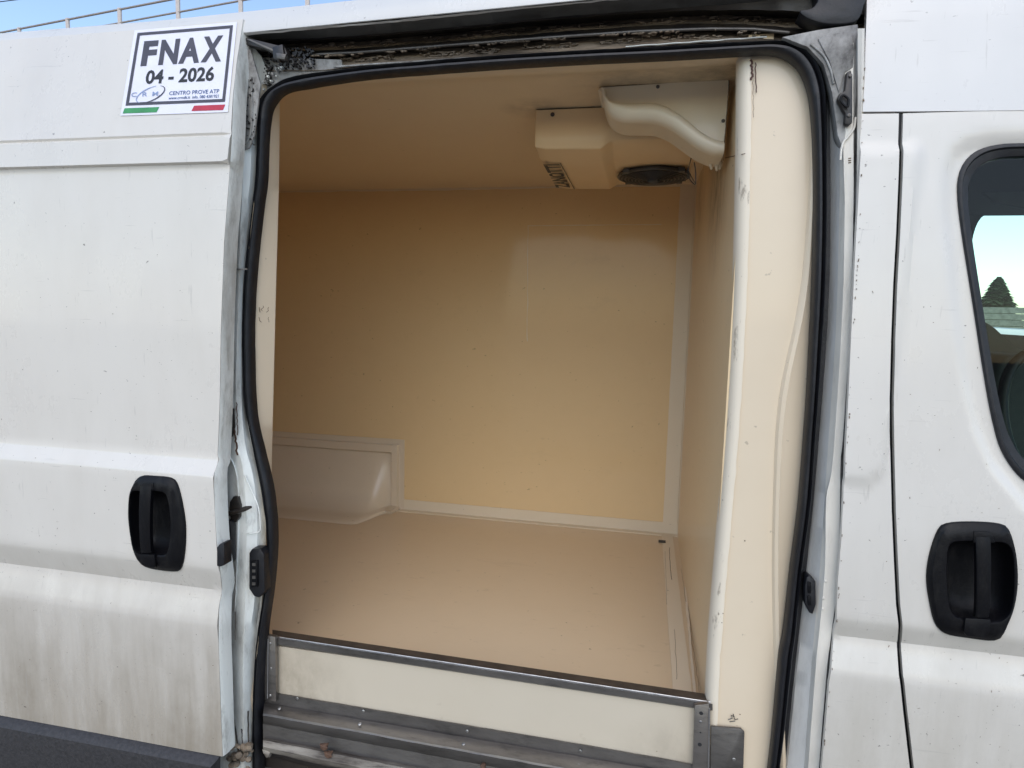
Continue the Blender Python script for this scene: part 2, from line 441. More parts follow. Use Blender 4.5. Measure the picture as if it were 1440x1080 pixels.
def fbody(x, z):
    y = pw(BODY, z) + .001 * noise.noise(Vector((x * 3, 5, z * 3)))
    # raised frame round the cab window
    if x > .5:
        p = Vector((x, z)); d = 9
        for a, b in WSEG:
            ab = b - a; t = max(0, min(1, (p - a).dot(ab) / ab.length_squared)); d = min(d, (p - a - ab * t).length)
        if d < .03 or inside((x, z), WPOLY):
            y += .009 * ss(-.004, .020, d if inside((x, z), WPOLY) else -d)
    # pressed channel beside the sliding door opening
    if x < .53 and z < 2.03:
        xr = pw([(1.33, .452), (1.36, .478), (1.6, .488), (1.98, .500), (2.03, .500)], z)
        y -= .008 * (1 - ss(xr - .006, xr + .010, x)) * ss(1.325, 1.345, z) * (1 - ss(1.985, 2.003, z))
    return y

van = thing('van', 'white refrigerated cargo van with its side loading door slid open and cream lined hold', 'van')

# ---- sliding door (open, standing proud of the side to the left)
dl = [(342, 27), (334, 80), (328, 130), (325.5, 188), (323, 232), (319, 290), (315, 340), (311, 450), (309, 560), (306, 640), (305, 655), (301, 665), (301, 700), (304, 760), (310, 808), (312, 830), (308, 850), (307, 900), (309, 960), (311, 1020), (313, 1064)]
edge = xz(dl, fdoor)
outl = edge + [(-2.25, edge[-1][1] + .0), (-2.25, 2.318), (edge[0][0] - .5, 2.318)]
outl[-1] = (-1.2, 2.318)
recL = [(189, 691), (205, 690), (228, 690), (238, 695), (243, 722), (243, 752), (238, 777), (225, 779), (210, 778), (195, 774), (189, 750), (187, 720)]
holeL = xz([(a, b) for a, b in catmull(V2(recL), 3, True)], fdoor)
sdoor = panel('sliding_door', 'paint', van, outl, fdoor, .016, [z for z, _ in DOOR if z > .5] + [2.043, 2.047], holes=[holeL], lip=.03)
# return flange of the door edge (pale strip along its front edge)
fl = [(a, b) for a, b in dl]
bm = bmesh.new(); A = []; B = []; D = []
for q in resample(catmull(V2(fl), 4), 120):
    p = on(q.x, q.y, fdoor)
    A.append(bm.verts.new(p + Vector((.0005, .001, 0)))); B.append(bm.verts.new(p + Vector((.004, .010, 0)))); D.append(bm.verts.new(p + Vector((.004, .045, 0))))
for i in range(119):
    bm.faces.new((A[i], A[i + 1], B[i + 1], B[i])); bm.faces.new((B[i], B[i + 1], D[i + 1], D[i]))
finish('door_edge_flange', bm, 'jamb', sdoor)
# black catch on the edge of the door
plate('edge_catch', 'rubber', sdoor, [(305, 770), (309, 765), (315, 764), (315, 795), (309, 797), (305, 796)], -.094, .03, .001)
# side moulding under the door
bm = bmesh.new()
prof = [(.000, .527), (-.012, .522), (-.024, .508), (-.030, .465), (-.030, .30), (0, .28)]
xa, xb = -2.25, P(305, 1060, -.09).x
ra = [bm.verts.new((xa, -.076 + a, z)) for a, z in prof]; rb = [bm.verts.new((xb - (0 if i < 2 else .012), -.076 + a, z)) for i, (a, z) in enumerate(prof)]
for i in range(len(prof) - 1): bm.faces.new((ra[i], ra[i + 1], rb[i + 1], rb[i]))
bm.faces.new(rb)
finish('side_moulding', bm, 'cladding', sdoor)

def ring_pts(pxs, f, n=48):
    return [on(q.x, q.y, f) for q in resample(catmull(V2(pxs), 6, True), n, True)]
def door_handle(parent, outer, rec, grip, tail, notch, f):
    n = 56
    o = ring_pts(outer, f, n); r = ring_pts(rec, f, n)
    # both outlines re-cut at the same angles round the middle of the recess
    cx = sum(p.x for p in r) / n; cz = sum(p.z for p in r) / n
    def byang(ring):
        res = []
        for k in range(n):
            d = Vector((math.cos(2 * math.pi * k / n), 0, math.sin(2 * math.pi * k / n))); best = None
            for a, b in zip(ring, ring[1:] + ring[:1]):
                ex, ez = b.x - a.x, b.z - a.z; den = d.x * ez - d.z * ex
                if abs(den) < 1e-12: continue
                t = ((a.x - cx) * ez - (a.z - cz) * ex) / den; u = ((a.x - cx) * d.z - (a.z - cz) * d.x) / den
                if t > 0 and -1e-6 <= u <= 1 + 1e-6: best = t if best is None else max(best, t)
            res.append(Vector((cx + d.x * best, f(cx + d.x * best, cz + d.z * best), cz + d.z * best)))
        return res
    n = 80
    o, r = byang(o), byang(r)
    def row(ring, k, dy): return [bm.verts.new(Vector((cx + (p.x - cx) * k, p.y + dy, cz + (p.z - cz) * k))) for p in ring]
    def skin(rows):
        for a, b in zip(rows, rows[1:]):
            for i in range(n): bm.faces.new((a[i], a[(i + 1) % n], b[(i + 1) % n], b[i]))
    bm = bmesh.new()
    lp = lambda t, dy: [bm.verts.new(a.lerp(b, t) + Vector((0, dy, 0))) for a, b in zip(o, r)]
    skin([row(o, 1.0, .001), row(o, 1.0, -.004), lp(.05, -.0065), lp(.16, -.0075), lp(.24, -.0105), lp(.72, -.0125), lp(.94, -.0115), row(r, .995, -.008), row(r, .99, .006)])
    finish('handle_bezel', bm, 'plastic', parent, 40)
    bm = bmesh.new()
    rows = [row(r, 1.0, -.004), row(r, .97, .012), row(r, .86, .030), row(r, .6, .038), row(r, .2, .040)]
    skin(rows); bm.faces.new(rows[-1])
    finish('handle_recess', bm, 'plastic', parent, 50)
    # grip: bowed bar in front of the bowl
    bm = bmesh.new(); prev = None
    K = 16
    for k in range(K + 1):
        t = k / K; py = grip[1] + (grip[3] - grip[1]) * t
        bow = math.sin(math.pi * min(1, t * 1.0)) ** .6 * .006
        sk = grip[4] * t
        a = on(grip[0] + sk, py, f); b = on(grip[2] + sk, py, f)
        wd = 1 - .12 * t
        mid = (a + b) / 2; h = (b - a) / 2 * wd
        y = -.014 - bow
        sec = [(-1, .012), (-1, .002), (-.8, 0), (.8, 0), (1, .002), (1, .012)]
        ringv = [bm.verts.new((mid.x + h.x * u, mid.y + y + v, mid.z + h.z * u)) for u, v in sec]
        if prev:
            for i in range(6): bm.faces.new((prev[i], prev[(i + 1) % 6], ringv[(i + 1) % 6], ringv[i]))
        else: bm.faces.new(ringv[::-1])
        prev = ringv
    bm.faces.new(prev)
    finish('handle_grip', bm, 'plastic', parent, 40)
    bm = bmesh.new(); prism(bm, [on(a, b, f) + Vector((0, -.017, 0)) for a, b in tail], (0, .008, 0)); bevel_bm(bm, .0015)
    finish('handle_lever', bm, 'plastic', parent, 40)
    bm = bmesh.new(); prism(bm, [on(a, b, f) + Vector((0, -.0135, 0)) for a, b in notch], (0, .006, 0)); bevel_bm(bm, .001)
    finish('handle_hinge', bm, 'plastic', parent, 40)
door_handle(sdoor, [(197, 670), (220, 669), (243, 672), (251, 682), (258, 710), (262, 740), (261, 775), (256, 799), (248, 803), (225, 801), (203, 795), (193, 778), (187, 750), (184, 720), (187, 690)],
            recL, (203, 681, 219, 775, 0), [(203, 776), (224, 777), (225, 795), (216, 795), (207, 791)], [(205, 678), (221, 677), (222, 688), (204, 688)], fdoor)
def decal(name, parent, quad, items, f, off=.0016):
    """printed sticker: one sheet plus flat print in its own colours; quad = photo corners TL,TR,BR,BL"""
    def B(u, v):
        a = Vector(quad[3]).lerp(Vector(quad[2]), u); b = Vector(quad[0]).lerp(Vector(quad[1]), u); return a.lerp(b, v)
    mats = []; bm = bmesh.new()
    for kind, mat, dat in items:
        if mat not in mats: mats.append(mat)
        mi = mats.index(mat); h = off + dat[-1] * .0007
        if kind == 'poly': vs = dat[0]; fs = [list(range(len(vs)))]
        elif kind == 'grid':
            u0, v0, u1, v1 = dat[0]; n = 44
            vs = [(u0 + (u1 - u0) * i / n, v0 + (v1 - v0) * j / n) for j in range(n + 1) for i in range(n + 1)]
            fs = [[j * (n + 1) + i, j * (n + 1) + i + 1, (j + 1) * (n + 1) + i + 1, (j + 1) * (n + 1) + i] for j in range(n) for i in range(n)]
        else:
            tv, fs = text_verts(dat[0], dat[2]); u0, v0, u1, v1 = dat[1]
            vs = [(u0 + (u1 - u0) * a, v0 + (v1 - v0) * b) for a, b in tv]
        bv = []
        for u, v in vs:
            q = B(u, v); p = on(q.x, q.y, f); bv.append(bm.verts.new(p + Vector((0, -h, 0))))
        for t in fs:
            try: bm.faces.new([bv[i] for i in t]).material_index = mi
            except ValueError: pass
    me = bpy.data.meshes.new(name)
    bmesh.ops.recalc_face_normals(bm, faces=bm.faces)
    bm.to_mesh(me); bm.free()
    for m in mats: me.materials.append(M[m])
    o = bpy.data.objects.new(name, me); C.objects.link(o); o.parent = parent
    return o
def strip(u0, v0, u1, v1, n=44):
    if abs(u1 - u0) > abs(v1 - v0): return [(u0 + (u1 - u0) * i / n, v0) for i in range(n + 1)] + [(u1 + (u0 - u1) * i / n, v1) for i in range(n + 1)]
    return [(u0, v0 + (v1 - v0) * i / n) for i in range(n + 1)] + [(u1, v1 + (v0 - v1) * i / n) for i in range(n + 1)]
def arcband(cx, cy, rx, ry, rot, a0, a1, w0, w1, n=26):
    o, i2 = [], []
    for k in range(n + 1):
        a = R(a0 + (a1 - a0) * k / n); ww = w0 + (w1 - w0) * math.sin(math.pi * k / n)
        for L, s in ((o, 1), (i2, -1)):
            x = (rx + s * ww) * math.cos(a); y = (ry + s * ww) * math.sin(a)
            L.append((cx + x * math.cos(rot) - y * math.sin(rot), cy + (x * math.sin(rot) + y * math.cos(rot)) * 1.25))
    return o + i2[::-1]
g = [('grid', 'vinyl', [(0, 0, 1, 1), 0])]
fr = (.035, .115, .965, .965); t = .028
g += [('grid', 'dark_ink', [(fr[0], fr[3] - t * 1.2, fr[2], fr[3]), 1]), ('grid', 'dark_ink', [(fr[0], fr[1], fr[2], fr[1] + t * 1.2), 1]),
      ('grid', 'dark_ink', [(fr[0], fr[1] + t, fr[0] + t, fr[3] - t), 1.2]), ('grid', 'dark_ink', [(fr[2] - t, fr[1] + t, fr[2], fr[3] - t), 1.2])]
g += [('text', 'dark_ink', [ch, (a, .57, b, .86), .045, 1]) for ch, a, b in (('F', .115, .255), ('N', .285, .465), ('A', .475, .675), ('X', .69, .885))]
g += [
      ('text', 'ink', ['04 - 2026', (.185, .355, .835, .52), .03, 1]),
      ('text', 'pale_blue_ink', ['C  R  M.', (.075, .215, .345, .265), .004, 2]),
      ('text', 'blue_ink', ['CENTRO PROVE ATP', (.43, .215, .90, .26), .012, 1]),
      ('text', 'blue_ink', ['www.crmdk.it  info. 080 4381921', (.43, .165, .90, .20), .012, 1]),
      ('poly', 'pale_blue_ink', [arcband(.255, .235, .135, .062, .38, 60, 215, .0015, .005), 1.6]),
      ('poly', 'dark_ink', [arcband(.255, .235, .135, .062, .38, 230, 400, .0015, .006), 1.6]),
      ('poly', 'green_ink', [[(.02, .025), (.335, .025), (.355, .085), (.03, .085)], 1]),
      ('poly', 'red_ink', [[(.66, .025), (.955, .025), (.97, .085), (.68, .085)], 1])]
decal('inspection_sticker', sdoor, [(190, 43), (334, 31), (321, 158), (170, 163)], g, fdoor)

# ---- roof rail and the roof skin (outer), far side, rear: the closed shell
def fz0(y): return [(a, b) for a, b in y]
bm = bmesh.new()
rail = [(-.004, 2.291), (-.006, 2.292), (-.006, 2.298), (.003, 2.325), (.018, 2.350), (.05, 2.366), (.10, 2.376), (.4, 2.40), (.9, 2.41), (1.5, 2.385), (1.75, 2.34), (1.80, 2.25)]
X0, X1 = -2.6, P(1206, 5, 0).x
NX = 60
G = []
for i in range(NX + 1):
    x = X0 + (X1 - X0) * i / NX
    dz = .0175 * (x + .958) / .86 if x > -1.2 else .0175 * (-.242) / .86
    dz = min(dz, .020)
    G.append([bm.verts.new((x, y, z + dz * (1 if y < .12 else .6))) for y, z in rail])
for a, b in zip(G, G[1:]):
    for k in range(len(rail) - 1): bm.faces.new((a[k], b[k], b[k + 1], a[k + 1]))
roof = finish('roof', bm, 'paint_top', van)
# ---- upper cab side panel (high roof flank ahead of the opening), up over the roof
PE = [(1219, 0), (1217, 60), (1216, 110), (1213, 157)]
def fup(x, z): return pw(BODY, z) - .001
o = xz([(1222, -90)] + PE + [(1300, 156.5), (1440, 155)], fup)
o = o + [(1.5, o[-1][1] - .0), (1.5, 2.40), (o[0][0], 2.40)]
panel('cab_roof_side', 'paint_top', van, o, fup, .03, rows=[2.12, 2.25, 2.34])
bm = bmesh.new(); ra = []
prof = [(.044, 2.399), (.07, 2.425), (.12, 2.437), (.5, 2.445), (1.3, 2.43), (1.75, 2.38), (1.80, 2.25)]
for x in (o[0][0], 1.5): ra.append([bm.verts.new((x, y, z)) for y, z in prof])
for k in range(len(prof) - 1): bm.faces.new((ra[0][k], ra[1][k], ra[1][k + 1], ra[0][k + 1]))
finish('cab_roof', bm, 'paint_top', van)

# ---- pillar panel between the opening and the cab door
pe = [(1212, 160), (1210, 190), (1208, 260), (1203, 350), (1198, 450), (1193, 560), (1189, 640), (1186, 700), (1183, 760), (1178, 820), (1172, 900), (1166, 960), (1160, 1030), (1152, 1120)]
ce = [(1264, 159.5), (1263.5, 250), (1260, 330), (1256, 400), (1253, 480), (1251, 560), (1252, 640), (1254, 720), (1257, 790), (1260, 850), (1262, 900), (1264, 950), (1270, 1000), (1277, 1060), (1284, 1120)]
ol = xz(ce, fbody) + xz(pe[::-1], fbody)
panel('door_pillar_panel', 'paint_cab', van, ol, fbody, .009, rows=[z for z, _ in BODY if .4 < z < 2.05], zres=.014)
# ---- cab door
ce2 = [(1270, 159.5), (1269.5, 250), (1266, 330), (1262, 400), (1259, 480), (1257, 560), (1258, 640), (1260, 720), (1263, 790), (1266, 850), (1268, 900), (1270, 950), (1276, 1000), (1283, 1060), (1290, 1120)]
WO = [(1440, 202), (1402, 204), (1374, 212), (1356, 228), (1347, 250), (1346, 280), (1352, 330), (1368, 430), (1382, 520), (1395, 590), (1410, 638), (1440, 676), (1480, 692), (1560, 700), (1700, 702), (1725, 660), (1725, 420), (1700, 300), (1640, 215), (1540, 202)]
recR = [(1333, 763), (1350, 759), (1395, 760), (1414, 764), (1421, 785), (1421, 835), (1414, 862), (1392, 872), (1352, 868), (1334, 854), (1329, 812), (1329, 780)]
holeR = xz(catmull(V2(recR), 3, True), fbody)
wo = xz(catmull(V2(WO), 3, True), fbody)
fr_ = xz(ce2, fbody)
ol = fr_ + [(1.12, fr_[-1][1]), (1.12, 2.055)]
ol = [(p[0], p[1]) for p in ol]
cdoor = panel('cab_door', 'paint_cab', van, ol, fbody, .010, rows=[z for z, _ in BODY if .4 < z < 2.05], zres=.014, holes=[holeR, wo])
door_handle(cdoor, [(1332, 735), (1368, 733), (1406, 736), (1418, 745), (1426, 775), (1429, 810), (1426, 840), (1418, 868), (1408, 893), (1396, 900), (1360, 896), (1328, 890), (1314, 876), (1306, 845), (1302, 812), (1306, 780), (1318, 745)],
            recR, (1367, 752, 1388, 864, -1), [(1352, 864), (1387, 866), (1386, 882), (1380, 892), (1354, 889), (1350, 884)], [(1365, 744), (1388, 745), (1395, 760), (1364, 760)], fbody)
# window seal (rubber, two steps) and glass
WI = [(1440, 219), (1404, 222), (1383, 231), (1368, 247), (1363, 272), (1368, 330), (1385, 440), (1400, 530), (1413, 590), (1425, 622), (1444, 648), (1482, 668), (1560, 676), (1685, 678), (1703, 650), (1703, 430), (1682, 310), (1630, 232), (1540, 219)]
n = 160
def flat(x, z): return pw(BODY, z) + .009
oo = [flat for _ in range(1)]
outer = [on(q.x, q.y, flat) for q in resample(catmull(V2(WO), 6, True), n, True)]
inner = [on(q.x, q.y, flat) for q in resample(catmull(V2(WI), 6, True), n, True)]
def align(a, b):
    k = min(range(n), key=lambda i: (b[i] - a[0]).length); b = b[k:] + b[:k]
    if (b[5] - a[5]).length > (b[-5] - a[5]).length: b = [b[0]] + b[1:][::-1]
    return b
inner = align(outer, inner)
bm = bmesh.new(); rows = []
for t_, dy in ((-.03, .004), (0, -.004), (.12, -.006), (.3, -.006), (.42, -.001), (.6, .000), (.97, .003), (1.0, .008), (1.0, .03)):
    rows.append([bm.verts.new(a.lerp(b, t_) + Vector((0, dy, 0))) for a, b in zip(outer, inner)])
for a, b in zip(rows, rows[1:]):
    for i in range(n): bm.faces.new((a[i], a[(i + 1) % n], b[(i + 1) % n], b[i]))
finish('window_seal', bm, 'rubber', cdoor, 40)
bm = bmesh.new(); bm.faces.new([bm.verts.new(a.lerp(b, .8) + Vector((0, .012, 0))) for a, b in zip(outer, inner)])
finish('window_glass', bm, 'glass', cdoor)
# dark strips paint the gap shade in the shut line and cab door seam
def back(name, pxs, y, mat='rubber', parent=van): return plate(name, mat, parent, pxs, y, .004, 0)
back('shut_line_gap_shade', [(1259, 158), (1258, 330), (1250, 480), (1246, 560), (1248, 700), (1254, 850), (1258, 950), (1272, 1090), (1300, 1090), (1284, 1000), (1276, 940), (1272, 850), (1266, 700), (1263, 560), (1264, 480), (1270, 330), (1276, 158)], .006)
back('roof_seam_gap_shade', [(1213, 153), (1440, 150.5), (1500, 150), (1500, 163), (1440, 161), (1213, 164)], .010)

# ---- cab interior seen through the window
cab = van
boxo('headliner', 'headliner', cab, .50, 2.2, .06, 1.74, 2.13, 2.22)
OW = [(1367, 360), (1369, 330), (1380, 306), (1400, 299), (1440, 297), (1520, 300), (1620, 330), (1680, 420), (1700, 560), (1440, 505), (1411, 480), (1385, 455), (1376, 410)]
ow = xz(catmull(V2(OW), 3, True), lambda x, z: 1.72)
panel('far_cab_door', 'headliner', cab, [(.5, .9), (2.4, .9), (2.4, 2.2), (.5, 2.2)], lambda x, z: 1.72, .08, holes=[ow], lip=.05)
bm = bmesh.new(); prism(bm, [P(a, b, 1.2) for a, b in ((1381, 268), (1440, 248), (1520, 250), (1520, 305), (1440, 293), (1400, 285))], (0, .02, 0)); bevel_bm(bm, .006)
finish('sun_visor', bm, 'visor', cab)
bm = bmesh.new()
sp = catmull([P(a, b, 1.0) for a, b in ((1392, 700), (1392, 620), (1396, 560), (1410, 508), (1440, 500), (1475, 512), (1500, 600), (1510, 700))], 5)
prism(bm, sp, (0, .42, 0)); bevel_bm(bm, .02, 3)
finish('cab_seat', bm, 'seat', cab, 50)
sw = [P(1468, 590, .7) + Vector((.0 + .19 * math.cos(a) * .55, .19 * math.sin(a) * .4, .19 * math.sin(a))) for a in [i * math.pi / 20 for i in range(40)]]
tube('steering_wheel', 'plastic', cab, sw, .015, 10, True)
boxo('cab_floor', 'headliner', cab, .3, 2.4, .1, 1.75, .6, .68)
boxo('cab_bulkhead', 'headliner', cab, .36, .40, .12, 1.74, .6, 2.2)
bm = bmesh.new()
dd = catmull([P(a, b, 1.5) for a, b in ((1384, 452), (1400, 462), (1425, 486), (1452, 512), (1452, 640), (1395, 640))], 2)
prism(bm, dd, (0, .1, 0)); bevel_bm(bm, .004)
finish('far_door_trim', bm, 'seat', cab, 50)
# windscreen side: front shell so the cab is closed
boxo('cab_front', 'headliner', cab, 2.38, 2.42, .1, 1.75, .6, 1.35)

# ---- hidden shell: far side, rear, underside (keeps the sun out of the hold)
boxo('far_side_panel', 'paint_top', van, -2.6, .5, 1.76, 1.80, .45, 2.30)
boxo('rear_doors', 'paint_top', van, -2.62, -2.58, .05, 1.78, .45, 2.36)
boxo('underbody', 'cladding', van, -2.6, 2.4, .12, 1.78, .40, .45)
bm = bmesh.new(); box(bm, -2.6, -1.35, .012, .03, .40, 2.29)
finish('rear_side_panel', bm, 'paint', van)

# ================================================================== the hold (cream glassfibre lining)
ZC, ZF, XR, YB = 2.231, .687, .184, 1.4875
def cove(name, mat, pts, parent=van):
    bm = bmesh.new(); bm.faces.new([bm.verts.new(p) for p in pts]); return finish(name, bm, mat, parent)
boxo('back_wall', 'wall', van, -2.35, XR + .05, YB, YB + .05, ZF - .05, ZC + .03)
boxo('floor_panel', 'floor', van, -2.35, XR + .03, .10, YB + .02, ZF - .05, ZF)
boxo('rear_inner_wall', 'wall', van, -2.37, -2.33, .05, YB + .02, ZF - .05, ZC + .02)
boxo('bulkhead_wall', 'bulk', van, XR, XR + .05, .075, YB + .02, ZF - .03, ZC + .02)
bm = bmesh.new()   # ceiling dropping to the header lip at the door
pr = [(YB + .02, ZC), (.30, ZC), (.20, ZC - .004), (.145, ZC - .012), (.120, ZC - .022), (.085, ZC - .024), (.066, ZC - .016), (.070, ZC - .008), (.125, ZC + .002), (.20, ZC + .02), (.30, ZC + .06), (YB + .02, ZC + .06)]
a = [bm.verts.new((-2.35, y, z)) for y, z in pr]; b = [bm.verts.new((XR + .02, y, z)) for y, z in pr]
for i in range(len(pr)): bm.faces.new((a[i], b[i], b[(i + 1) % len(pr)], a[(i + 1) % len(pr)]))
finish('ceiling_panel', bm, 'ceil', van, 60)
def wobble(pts, n=40, amp=.0012, ax=(0, 0, 1)):
    pts = resample(pts, n); return [p + Vector(ax) * amp * noise.noise(p * 14) for p in pts]
def ribbon(name, mat, line, wvec, tvec, parent=van, n=60, amp=.0015):
    """thin strip of bonded lining along a line, with slightly uneven edges"""
    bm = bmesh.new(); wv, tv = Vector(wvec), Vector(tvec); wn = wv.normalized(); prev = None
    for p in resample(line, n):
        e1 = amp * noise.noise(p * 23); e2 = amp * noise.noise(p * 19 + Vector((7, 3, 1)))
        q = [p + wn * e1, p + wn * e1 + tv, p + wv + wn * e2 + tv, p + wv + wn * e2]
        v = [bm.verts.new(c) for c in q]
        if prev:
            for i in range(4): bm.faces.new((prev[i], prev[(i + 1) % 4], v[(i + 1) % 4], v[i]))
        else: bm.faces.new(v)
        prev = v
    bm.faces.new(prev)
    return finish(name, bm, mat, parent)
ribbon('joint_strip', 'trim', [(-1.155, YB, ZF), (XR - .001, YB, ZF)], (0, 0, .052), (0, -.004, 0))
ribbon('joint_strip', 'trim', [(-1.155, YB - .003, ZF), (XR - .001, YB - .003, ZF)], (0, -.035, 0), (0, 0, .003))
ribbon('joint_strip', 'trim', [(XR - .066, YB, ZF + .05), (XR - .066, YB, ZC)], (.062, 0, 0), (0, -.003, 0))
ribbon('joint_strip', 'trim', [(XR - .070, .12, ZF), (XR - .070, YB - .036, ZF)], (.048, 0, 0), (0, 0, .003))
ribbon('joint_strip', 'trim', [(XR, YB, ZF + .0), (XR, YB, ZC)], (0, -.035, 0), (-.003, 0, 0))
ribbon('joint_bead', 'trim', [(-2.2, YB, ZC), (XR, YB, ZC)], (0, 0, -.007), (0, -.006, 0), n=160, amp=.004)
ribbon('joint_strip', 'column', [(XR - .020, .16, ZF), (XR - .003, .9, ZF)], (.006, 0, .006), (0, 0, .002), n=90, amp=.003)
ribbon('wall_seam', 'trim', [P(741, 480, YB), P(742, 318, YB)], (.003, 0, 0), (0, -.0008, 0), amp=.004)
ribbon('wall_seam', 'trim', [P(742, 318, YB), P(930, 316, YB)], (0, 0, .003), (0, -.0008, 0), amp=.002)
# short dark gaps in the joints
for (a, b, c, d, y) in ((632, 259.8, 652, 261.2, YB - .006), (686, 258.4, 720, 260, YB - .006), (700, 258.6, 712, 260, YB - .007)):
    plate('joint_gap', 'ink', van, [(a, b), (c, b - .3), (c, d - .6), (a, d)], y - .001, .002, 0)
for (a, b, c, d) in ((926, 759.5, 936, 762.5), (966, 763.5, 978, 766.5)):
    pts = [P(u, v, ZF + .004, 2) for u, v in ((a, b), (c, b + 1), (c, d + 1), (a, d))]
    bm = bmesh.new(); prism(bm, pts, (0, 0, .002)); finish('drain_slot', bm, 'ink', van)
random.seed(3)
def mark(parent, pts, wd, mat='ink', name='crack'):
    bm = bmesh.new(); tube_bm(bm, pts, wd, 5); return finish(name, bm, mat, parent)
def crackline(a, b, n, amp, fn):
    out = []
    for i in range(n):
        t_ = i / (n - 1); out.append(fn(a[0] + (b[0] - a[0]) * t_ + random.uniform(-amp, amp), a[1] + (b[1] - a[1]) * t_))
    return out
flr = lambda a, b: P(a, b, ZF + .0035, 2)
bkw = lambda a, b: P(a, b, YB - .0045)
M['soil'] = plain('ingrained_soil', (.20, .14, .09), .8, 0, .3)
mark(van, crackline((958, 800), (984, 975), 26, .8, flr), .00045, 'soil')
mark(van, crackline((935, 775), (938, 850), 14, .5, flr), .0004, 'soil')
mark(van, crackline((941, 770), (944, 815), 10, .9, flr), .0011, 'soil')
mark(van, crackline((948, 885), (952, 955), 12, .7, flr), .0005, 'soil')
mark(van, crackline((968, 780), (974, 812), 8, .7, flr), .0009, 'soil')
mark(van, crackline((880, 755), (936, 757.5), 16, .4, lambda a, b: P(a, b, YB - .004)), .0009, 'soil')

# ---- wheel arch box
arch = None
bm = bmesh.new()
prof = [(YB - .001, 1.012), (1.470, 1.012), (1.466, 1.008), (1.466, .975), (1.470, .971), (1.483, .970), (1.482, .962), (1.472, .935), (1.455, .87), (1.43, .80), (1.40, .752), (1.365, .722), (1.335, .708), (1.325, .703), (1.29, .701), (1.235, .697), (1.212, .693), (1.205, ZF + .001)]
xs = [-2.3, -1.9, -1.6, -1.4, -1.32, -1.275, -1.25, -1.23, -1.212, -1.200, -1.192, -1.187]
rows = []
for x in xs:
    b = ss(-1.275, -1.187, x) ** 1.5
    col_ = []
    for j, (y, z) in enumerate(prof):
        if 5 <= j <= 12: y += (1.481 - y) * b
        elif j > 12: y += (1.400 - y) * b * (.55 + .03 * j if j < 17 else .95)
        if j > 12: y = min(y, 1.47)
        col_.append(bm.verts.new((x, y + .0025 * noise.noise(Vector((x * 9, z * 12, 4))), z)))
    rows.append(col_)
for a, b in zip(rows, rows[1:]):
    for k in range(len(prof) - 1): bm.faces.new((a[k], a[k + 1], b[k + 1], b[k]))
end = rows[-1]; fl_ = [bm.verts.new((-1.186, min(v.co.y, 1.466), v.co.z)) for v in end]
for k in range(len(prof) - 1): bm.faces.new((end[k], end[k + 1], fl_[k + 1], fl_[k]))
fm_ = [bm.verts.new((-1.158, min(v.co.y + .004, 1.468), v.co.z)) for v in fl_]; fe_ = [bm.verts.new((-1.150, YB - .001, v.co.z)) for v in fl_]
for A_, B_ in ((fl_, fm_), (fm_, fe_)):
    for k in range(len(prof) - 1): bm.faces.new((A_[k], A_[k + 1], B_[k + 1], B_[k]))
arch = finish('wheel_arch_box', bm, 'arch', van, 40)
ribbon('arch_flange', 'arch', [(-2.3, YB, 1.006), (-1.128, YB, 1.008)], (0, 0, .03), (0, -.006, 0), arch)
ribbon('arch_flange', 'arch', [(-1.156, YB, ZF), (-1.156, YB, 1.036)], (.030, 0, 0), (0, -.005, 0), arch)
mark(arch, crackline((557, 625), (557.5, 700), 22, .7, bkw), .0012, 'soil', 'soil_line')
mark(arch, crackline((553, 714), (567, 718), 8, .8, lambda a, b: P(a, b, YB - .012)), .0018, 'soil', 'soil_line')

# ---- corner column (cream) ahead of the opening, its edge strip and the swaged bead
def col(pxs): return pxs
loft('door_column', ['column'], van, [
    (.075, [(1047, 74), (1046, 200), (1041, 400), (1030, 600), (1016, 780), (1004, 930), (999, 1090)]),
    (.062, [(1056, 68), (1055, 200), (1050, 400), (1037, 600), (1022, 780), (1010, 930), (1005, 1090)]),
    (.058, [(1090, 60), (1090, 200), (1082, 400), (1064, 600), (1052, 780), (1046, 930), (1044, 1090)]),
    (.064, [(1140, 50), (1140, 200), (1126, 400), (1095, 560), (1087, 700), (1086, 860), (1095, 1090)]),
    (.056, [(1142.5, 50), (1142.5, 200), (1131, 400), (1100, 560), (1091, 700), (1090, 860), (1099, 1090)]),
    (.053, [(1145, 50), (1145, 200), (1136, 400), (1106, 560), (1096, 700), (1095, 860), (1102, 1090)]),
    (.057, [(1148, 50), (1147, 200), (1139, 400), (1111, 560), (1099, 700), (1098, 860), (1106, 1090)]),
    (.068, [(1155, 50), (1155, 200), (1152, 400), (1144, 560), (1134, 700), (1113, 860), (1105, 930), (1090, 1090)]),
], 70)
bm = bmesh.new()
es = [(1049, 74), (1048, 200), (1043, 400), (1032, 600), (1017, 780), (1005.5, 930), (1000, 1090)]
prev = None
for q in resample(catmull(V2(es), 6), 120):
    p = P(q.x, q.y, .068); e = .0016 * noise.noise(p * 30) + .001 * noise.noise(p * 90)
    v = [bm.verts.new(p + Vector(c)) for c in ((-.016, .034, 0), (-.014, .004, 0), (-.004, -.008, 0), (.004, -.0105, 0), (.010 + e, -.0100, 0), (.011 + e, -.003, 0))]
    if prev:
        for i in range(5): bm.faces.new((prev[i], prev[i + 1], v[i + 1], v[i]))
    prev = v
finish('corner_strip', bm, 'edge', van, 50)
M['stain'] = plain('red_brown_stain', (.11, .05, .04), .7, 0, .3)
on62 = lambda a, b: P(a, b, .0555)
mark(van, crackline((1057, 84), (1058, 112), 12, 2.0, on62), .0022, 'stain', 'stain')
